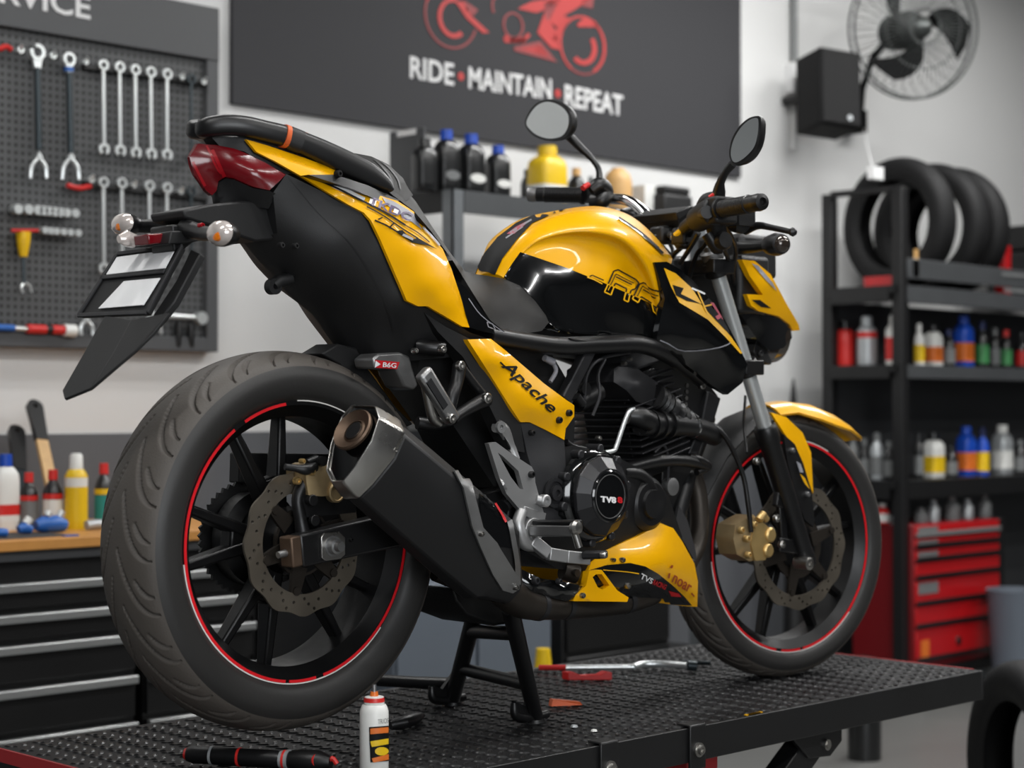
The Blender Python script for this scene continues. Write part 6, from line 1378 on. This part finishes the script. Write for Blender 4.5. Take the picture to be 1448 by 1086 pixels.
for x, y in ((642,822),(655,828),(668,834)): m.lathe(P(x, y, -.09), (0,-1,0), [(-0.02,0),(-0.02,0.010),(0.004,0.010),(0.004,0)], 12)
m.tube([P(615,812,-.09), P(680,838,-.09)], 0.012, 12); part(m, 'stand_spring', 'exhaust_dark', cs_)

# ---------------- front end
fT = P(1010, 372, -.10); fB = P(1139, 792, -.105); fd = (fB-fT).normalized(); FL = (fB-fT).length
lat = rotz(Vector((0,1,0)), (0,0,0), ST)*0.19
fsl = P(1085, 598, -.1025); kx = (fsl-fT).length/FL
for i, o in enumerate((Vector((0,0,0)), lat)):
    m = M(); m.tube([fT+o-fd*0.01, fT.lerp(fB, kx+0.1)+o], 0.0150, 24); s_ = part(m, 'fork_tube', 'tool_steel')
    m = M(); a = fT.lerp(fB, kx)+o; m.lathe(a, fd, [(0,0),(0,0.021),(0.006,0.0245),(0.03,0.0245),(0.05,0.021),((1-kx)*FL-0.03,0.0205),((1-kx)*FL,0.022),((1-kx)*FL+0.012,0.020),((1-kx)*FL+0.016,0)], 28); lg = part(m, 'fork_leg', 'satin_black')
    if i == 0:
        m = M(); m.lathe(P(1143,797,-.128), (0,-1,0), [(-0.03,0),(-0.03,0.014),(0.004,0.0135),(0.006,0.010),(0.006,0.006),(0.0,0.005),(0.0,0)], 20); part(m, 'axle_end', 'steel', lg)
        m = M(); m.beam(P(1096,705,-.10), P(1120,715,-.10), 0.014, 0.03); m.beam(P(1100,770,-.10), P(1135,775,-.10), 0.014, 0.03); m.beam(P(1103,700,-.098), P(1108,775,-.098), 0.012, 0.022); part(m, 'caliper_lug', 'satin_black', lg, bev=0.003)
        m = M(); bolt(m, P(1098,733,-.105), 0.0085); bolt(m, P(1105,770,-.105), 0.0085); bolt(m, P(1070,652,-.10), 0.0075); part(m, 'lug_bolts', 'steel', lg)
m = M(); m.lathe(fT-fd*0.012, -fd, [(-0.02,0.0175),(-0.005,0.022),(0.012,0.022),(0.016,0.014),(0.026,0.014),(0.028,0.009),(0.028,0)], 24); m.lathe(fT+lat-fd*0.012, -fd, [(-0.02,0.0175),(-0.005,0.022),(0.012,0.022),(0.016,0.014),(0.026,0.014),(0.026,0)], 24); cap2 = part(m, 'fork_cap', 'brushed')
m = M(); t0 = fT+fd*0.008; m.beam(t0-lat*0.14, t0+lat*1.14, 0.03, 0.055, 0, (0,0,1)); m.tube([t0-fd*0.014, t0+fd*0.018], 0.026, 20); m.tube([t0+lat-fd*0.014, t0+lat+fd*0.018], 0.026, 20); m.tube([t0+lat*0.5+Vector((-.05,0,.02)), t0+lat*0.5+Vector((-.04,0,-.02))], 0.03, 20); tc_ = part(m, 'triple_clamp', 'satin_black', bev=0.003)
m = M(); t1 = fT.lerp(fB, 0.34); m.beam(t1-lat*0.14, t1+lat*1.14, 0.03, 0.05, 0, (0,0,1)); m.tube([t1-fd*0.016, t1+fd*0.016], 0.024, 20); part(m, 'triple_clamp', 'satin_black', bev=0.003)
m = M(); m.tube([t0+lat*0.5+Vector((-.05,0,0)), t1+lat*0.5+Vector((-.05,0,0))], 0.027, 20); part(m, 'steering_head', 'satin_black')
# front calliper
m = M(); vf = patch([(1040,742,-.108),(1054,734,-.112),(1066,728,-.115),(1074,740,-.116),(1074,790,-.116),(1060,794,-.112),(1042,784,-.108),(1037,762,-.106)], [(1058,762,-.118)], 6); m.solid(vf, (0, 0.045, 0)); fc = part(m, 'front_caliper', 'bronze', bev=0.003, ang=45)
m = M(); vf = patch([(1066,742,-.120),(1078,738,-.122),(1090,748,-.124),(1093,760,-.124),(1087,768,-.124),(1089,780,-.124),(1082,792,-.122),(1068,793,-.120),(1062,770,-.120)], [], 6); m.solid(vf, (0, 0.03, 0)); part(m, 'piston_block', 'gold', fc, bev=0.003, ang=45)
m = M()
for x, y, r in ((1083,756,.0155),(1080,778,.0145)): m.lathe(P(x, y, -.112), (0,-1,0), [(0,0),(0,r),(0.013,r),(0.016,r*0.8),(0.016,0)], 24)
m.tube(cr([P(1072,735,-.12), P(1078,728,-.12), P(1084,735,-.12)], 4), 0.007, 10); m.tube([P(1074,735,-.12), P(1080,726,-.12)], 0.008, 10)
for x, y in ((1056,762),(1058,785),(1048,750),(1066,742)): bolt(m, P(x, y, -.122), 0.007)
part(m, 'piston_cap', 'gold', fc)
m = M(); m.tube(cr([P(1062,752,-.12), P(1058,715,-.12), P(1050,670,-.115), P(1030,625,-.11), P(1012,605,-.10), P(990,600,-.08)], 7), 0.0052, 10); part(m, 'brake_hose', 'satin_black', fc)
m = M(); m.tube(cr([P(1054,560,-.06), P(1052,600,-.08), P(1056,640,-.10)], 5), 0.003, 8); part(m, 'sensor_cable', 'satin_black')
# front mudguard wrapped over the tyre
def fring(phi, r, w, drop, n=12):
    o = []
    for i in range(n+1):
        a = -1+2*i/n; rr = r-drop*abs(a)**2.6
        o.append(TF(FWc+Vector((rr*math.cos(phi), a*w, rr*math.sin(phi)))))
    return o
def fender(seq):
    m = M(); outer = [fring(math.radians(a), r, w, d) for a, r, w, d in seq]; n = len(outer[0])
    inner = [fring(math.radians(a), r-0.004, w-0.003, d) for a, r, w, d in seq]
    m.loft([o+i[::-1] for o, i in zip(outer, inner)]); return m
fdr = part(fender([(44,0.322,0.024,0.004),(47,0.320,0.040,0.008),(55,0.318,0.054,0.020),(64,0.314,0.064,0.032),(76,0.311,0.068,0.034),(90,0.308,0.066,0.024),(100,0.307,0.064,0.024)]), 'front_mudguard', 'yellow', ang=50)
part(fender([(98,0.304,0.062,0.024),(115,0.304,0.060,0.026),(135,0.303,0.060,0.030),(155,0.302,0.058,0.030),(176,0.304,0.050,0.024)]), 'rear_extension', 'plastic', fdr, ang=50)
ys_ = -.088
vf = patch([(1090,583,-.085),(1112,590,-.085),(1135,612,-.08),(1147,640,-.078),(1150,698,-.08),(1140,672,-.084),(1128,640,-.09),(1110,614,-.093)], [], 7); m = M(); m.solid(vf, (0, 0.006, 0)); part(m, 'mudguard_side', 'yellow', fdr)
vf = patch([(1108,614,-.094),(1124,628,-.094),(1136,655,-.092),(1148,696,-.088),(1152,735,-.086),(1150,745,-.086),(1138,735,-.09),(1125,700,-.095),(1114,655,-.098)], [], 7); m = M(); m.solid(vf, (0, 0.006, 0)); ms_ = part(m, 'mudguard_stay', 'satin_black', fdr)
m = M(); bolt(m, P(1120,637,-.097), 0.0055); bolt(m, P(1141,699,-.092), 0.0055); part(m, 'stay_screw', 'brushed', ms_) if False else part(m, 'stay_screws', 'brushed', fdr)
m = M(); m.prism([P(x, y, -.0985) for x, y in ((1126,652),(1132,656),(1136,668),(1131,668))], (0, -0.0006, 0)); m.prism([P(x, y, -.0975) for x, y in ((1131,670),(1138,676),(1145,692),(1138,684))], (0, -0.0006, 0), 1); part(m, 'stay_decal', ['decal_grey', 'decal_yellow'], fdr)
# headlight cowl
nS = rotz(Vector((0,1,0)), (0,0,0), ST)
REF = lambda p: p-nS*(2*((p-FWc).dot(nS)))
vf = patch([(1049,367,-.115),(1067,369,-.115),(1090,388,-.105),(1112,429,-.08),(1129,458,-.05),(1131,467,-.045),(1121,468,-.05),(1117,459,-.06),(1101,447,-.085),(1073,440,-.105),(1062,432,-.11),(1056,416,-.11),(1079,417,-.11),(1060,390,-.115)], [(1095,420,-.10),(1085,400,-.112)], 6)
m = M(); m.solid(vf, (0, 0.012, 0)); cw = part(m, 'headlight_cowl', 'yellow', ang=45); cwb_ = M(); cwb_.add(*vf); cwb = cwb_.bvh()
part(M().solid(vf, (0, 0.012, 0)).mirrored(REF), 'headlight_cowl', 'yellow', ang=45)
m = M(); decal(m, [(1062,372),(1072,376),(1092,400),(1098,412),(1082,396)], cwb, 0, 5, 0.0014); decal(m, [(1062,424),(1074,424),(1090,436),(1076,434)], cwb, 1, 5, 0.0014); part(m, 'cowl_decals', ['decal_grey', 'decal_dark'], cw)
m = M(); m.sym(patch([(1045,375,-.09),(1060,385,-.09),(1080,417,-.09),(1058,420,-.09),(1065,440,-.095),(1101,450,-.075),(1118,462,-.05),(1120,478,-.045),(1108,492,-.055),(1088,496,-.07),(1070,480,-.08),(1045,440,-.085)], [], 8), 0, REF); hl = part(m, 'headlight_housing', 'gloss_black', ang=40)
m = M(); m.prism([P(x, y, -.06) for x, y in ((1068,486),(1082,490),(1092,512),(1090,516),(1072,508),(1066,498))], (0, 0.05, 0)); bolt(m, P(1074, 500, -.062), 0.008); part(m, 'lamp_bracket', 'plastic', hl, bev=0.002)
m = M(); lc = REF(P(1124,462,-.05)).lerp(P(1124,462,-.05), 0.5); m.lathe(lc+Vector((-.02,0,-.02)), rotz(Vector((1,0,0)), (0,0,0), ST), [(-0.03,0),(-0.03,0.06),(0.0,0.055),(0.018,0.035),(0.024,0)], 28); part(m, 'headlight_lens', 'smoked_lens', hl)
# handlebar
bar = cr([P(1000,300,-.24), P(985,308,-.17), P(968,322,-.10), P(955,332,-.06), P(940,328,.02), P(918,308,.07), P(902,292,.11), P(885,283,.15), P(862,281,.20), P(830,279,.25)], 8)
m = M(); m.tube(bar[12:], 0.0112, 16); hb = part(m, 'handlebar', 'chrome')
m = M(); m.tube(bar[:17], 0.0122, 16); part(m, 'bar_sleeve', 'plastic', hb)
m = M(); m.tube([P(934,345,0.0), P(934,330,0.0)], 0.017, 16); m.box(P(936,333,0.0), (0.04,0.035,0.035)); m.tube([P(966,352,-.08), P(966,335,-.08)], 0.017, 16); m.box(P(967,335,-.08), (0.04,0.035,0.035)); part(m, 'bar_clamp', 'engine', hb, bev=0.006)
m = M(); bolt(m, P(938,324,0.0), 0.012, 0, (0,0,1)); bolt(m, P(968,327,-.08), 0.012, 0, (0,0,1)); part(m, 'clamp_bolts', 'brushed', hb)
def grip(a, b, cap):
    d = (b-a).normalized(); L_ = (b-a).length; prof = [(0,0),(0,0.020),(0.006,0.020),(0.006,0.0165)]
    k = 14
    for i in range(k): h = 0.01+(L_-0.03)*i/k; prof += [(h,0.0165),(h+(L_-0.03)/k*0.6,0.0165),(h+(L_-0.03)/k*0.65,0.0157),(h+(L_-0.03)/k*0.95,0.0157)]
    prof += [(L_-0.018,0.0175),(L_-0.016,0.0155),(L_,0.0155),(L_,0)]
    m = M(); m.lathe(a, d, prof, 24); g = part(m, 'grip', 'satin_black')
    m = M(); m.lathe(b, d, [(0,0),(0,0.0155),(0.010,0.0165),(0.020,0.0150),(0.022,0.008),(0.016,0.006),(0.016,0)], 24); part(m, 'bar_end', cap, g)
grip(P(1018,296,-.255), P(1068,287,-.355), 'satin_black'); grip(P(826,276,.25), P(760,275,.345), 'brushed')
# switchgear right
m = M(); m.beam(P(1010,300,-.225), P(1028,296,-.262), 0.05, 0.052, 0, (0,0,1)); m.tube([P(985,312,-.17), P(1000,302,-.21), P(1012,298,-.24)], [0.024,0.026,0.028], 16); m.tube(cr([P(990,300,-.19), P(1000,285,-.21), P(1020,280,-.24)], 5), [0.012,0.016,0.014], 12); sg_ = part(m, 'switchgear', 'plastic', bev=0.006)
m = M(); m.tube(cr([P(1004,280,-.225), P(1012,275,-.235), P(1022,274,-.245)], 4), 0.0055, 10); m.tube(cr([P(991,300,-.20), P(995,294,-.205), P(1000,290,-.21)], 4), 0.005, 10); part(m, 'red_switch', 'tool_red', sg_)
m = M(); m.tube([P(1036,318,-.20), P(1046,316,-.22), P(1052,322,-.22)], [0.014,0.02,0.014], 14); m.lathe(P(1024,340,-.22), (-0.3,-1,0.1), [(-0.03,0),(-0.03,0.014),(0,0.018),(0.006,0.015),(0.006,0)], 18); m.tube(cr([P(1000,330,-.19), P(1012,348,-.20), P(1022,350,-.21)], 4), 0.012, 12); m.tube([P(1010,312,-.20), P(1016,335,-.20), P(1014,352,-.18)], [0.02,0.018,0.014], 12); m.box(P(1042,306,-.21), (0.05,0.05,0.04)); mc = part(m, 'master_cylinder', 'engine', bev=0.004)
m = M(); m.tube(cr([P(1054,326,-.20), P(1072,319,-.24), P(1092,322,-.29), P(1120,328,-.36)], 6), [0.009,0.0075,0.006,0.0055], 12); m.lathe(P(1121,328,-.362), (0.2,-1,0), [(-0.009,0),(-0.006,0.006),(0,0.009),(0.006,0.006),(0.009,0)], 14); part(m, 'brake_lever', 'satin_black', mc)
m = M(); m.tube(cr([P(836,270,.21), P(848,262,.20), P(856,272,.20), P(850,284,.20), P(838,284,.22)], 5), [0.014,0.018,0.018,0.018,0.016], 14); m.beam(P(832,274,.25), P(852,276,.21), 0.04, 0.042, 0, (0,0,1)); sl = part(m, 'switchgear', 'satin_black', bev=0.005)
m = M(); m.tube([P(824,266,.21), P(832,261,.21)], 0.006, 10); part(m, 'red_switch', 'tool_red', sl)
m = M(); m.tube(cr([P(845,290,.22), P(870,300,.25), P(905,294,.28), P(925,303,.32)], 6), 0.006, 10); part(m, 'clutch_lever', 'satin_black', sl)
m = M()
for q in ([(1006,322,-.17),(998,345,-.13),(985,360,-.09),(975,392,-.06)], [(1024,316,-.2),(1040,350,-.15),(1036,390,-.10),(1046,430,-.05)], [(900,300,.16),(925,320,.10),(948,345,.05),(955,372,0)], [(878,298,.2),(905,312,.14),(940,352,.06),(962,376,0)], [(988,330,-.15),(976,350,-.1),(962,372,-.05)], [(1000,318,-.2),(1020,345,-.16),(1030,372,-.12),(1024,410,-.07),(1020,450,-.03)], [(985,316,-.14),(968,345,-.06),(952,362,-.02),(950,380,0)]):
    m.tube(cr([P(*p) for p in q], 6), 0.0048, 8)
part(m, 'control_cables', 'satin_black')
# mirrors
def mirror(outl, glass, c, n, stalk, rad):
    c = Vector(c); n = Vector(n).normalized()
    o = cr([PL(x, y, c, n) for x, y in outl], 4, True); cen = sum(o, Vector())/len(o)
    m = M(); m.loft([[p for p in o], [cen+(p-cen)*1.03-n*0.006 for p in o], [cen+(p-cen)*0.94-n*0.018 for p in o], [cen+(p-cen)*0.6-n*0.030 for p in o], [cen+(p-cen)*0.15-n*0.034 for p in o]]); mo = part(m, 'mirror', 'satin_black', ang=50)
    g = cr([PL(x, y, c, n) for x, y in glass], 4, True)
    m = M(); m.prism([p+n*0.0004 for p in g], n*0.0012); part(m, 'mirror_glass', 'mirror', mo)
    m = M(); m.tube(cr([P(*p) for p in stalk], 6), rad, 14); part(m, 'stalk', 'satin_black', mo)
mirror([(1031,216),(1035,196),(1046,178),(1059,167),(1071,164),(1076,168),(1076,186),(1072,205),(1062,222),(1048,232),(1037,232),(1033,226)],
       [(1034,216),(1038,198),(1048,181),(1060,170),(1070,167),(1073,172),(1072,190),(1067,208),(1056,221),(1044,229),(1037,228)],
       P(1055,200,-.30), (-0.95, -0.05, 0.05), [(1016,282,-.235),(1017,270,-.24),(1019,258,-.25),(1026,244,-.265),(1036,232,-.28)], [0.012,0.012,0.008,0.007,0.008])
mirror([(742,174),(748,158),(760,145),(776,141),(794,146),(806,158),(809,172),(806,186),(796,196),(778,199),(760,195),(748,186)],
       [(745,174),(751,160),(762,148),(776,144),(792,149),(803,160),(805,172),(802,184),(794,193),(778,196),(762,192),(751,184)],
       P(776,170,.32), (-0.97, 0.14, -0.06), [(802,190,.30),(818,206,.28),(838,226,.26),(847,242,.25),(847,268,.24)], [0.010,0.009,0.0065,0.0065,0.010])
# instruments, front signal
m = M(); vf = patch([(955,300,-.03),(972,293,-.04),(992,290,-.05),(1003,296,-.06),(1000,315,-.05),(985,330,-.04),(965,332,-.03)], [], 7); m.solid(vf, (0, 0.11, 0)); ins = part(m, 'instrument_cluster', 'plastic', bev=0.004)
m = M(); m.prism([P(x, y, -.045) for x, y in ((956,300),(978,291),(1000,289),(996,296),(974,302),(960,312))], (0, 0.12, 0)); part(m, 'visor', 'satin_black', ins, bev=0.002)
m = M(); m.box(P(1030,405,-.03), (0.10,0.14,0.12)); m.box(P(1042,365,-.02), (0.12,0.12,0.09)); part(m, 'front_core', 'deep_black', bev=0.01)
c = P(1100, 346, -.22)
m = M(); dd = (P(1112,344,-.25)-P(1080,347,-.17)).normalized(); m.lathe(P(1083,347,-.18), dd, [(0,0),(0,0.010),(0.015,0.019),(0.042,0.023),(0.060,0.020),(0.066,0.012),(0.066,0)], 20); fsg = part(m, 'turn_signal', 'satin_black')
m = M(); m.lathe(P(1083,347,-.18)+dd*0.058, dd, [(0,0),(0,0.019),(0.006,0.016),(0.012,0.008),(0.012,0)], 18); part(m, 'lens', 'smoked_lens', fsg)
m = M(); m.tube([P(1046,350,-.10), P(1066,349,-.14), P(1085,347,-.185)], [0.014,0.012,0.010], 12); part(m, 'stalk', 'satin_black', fsg)
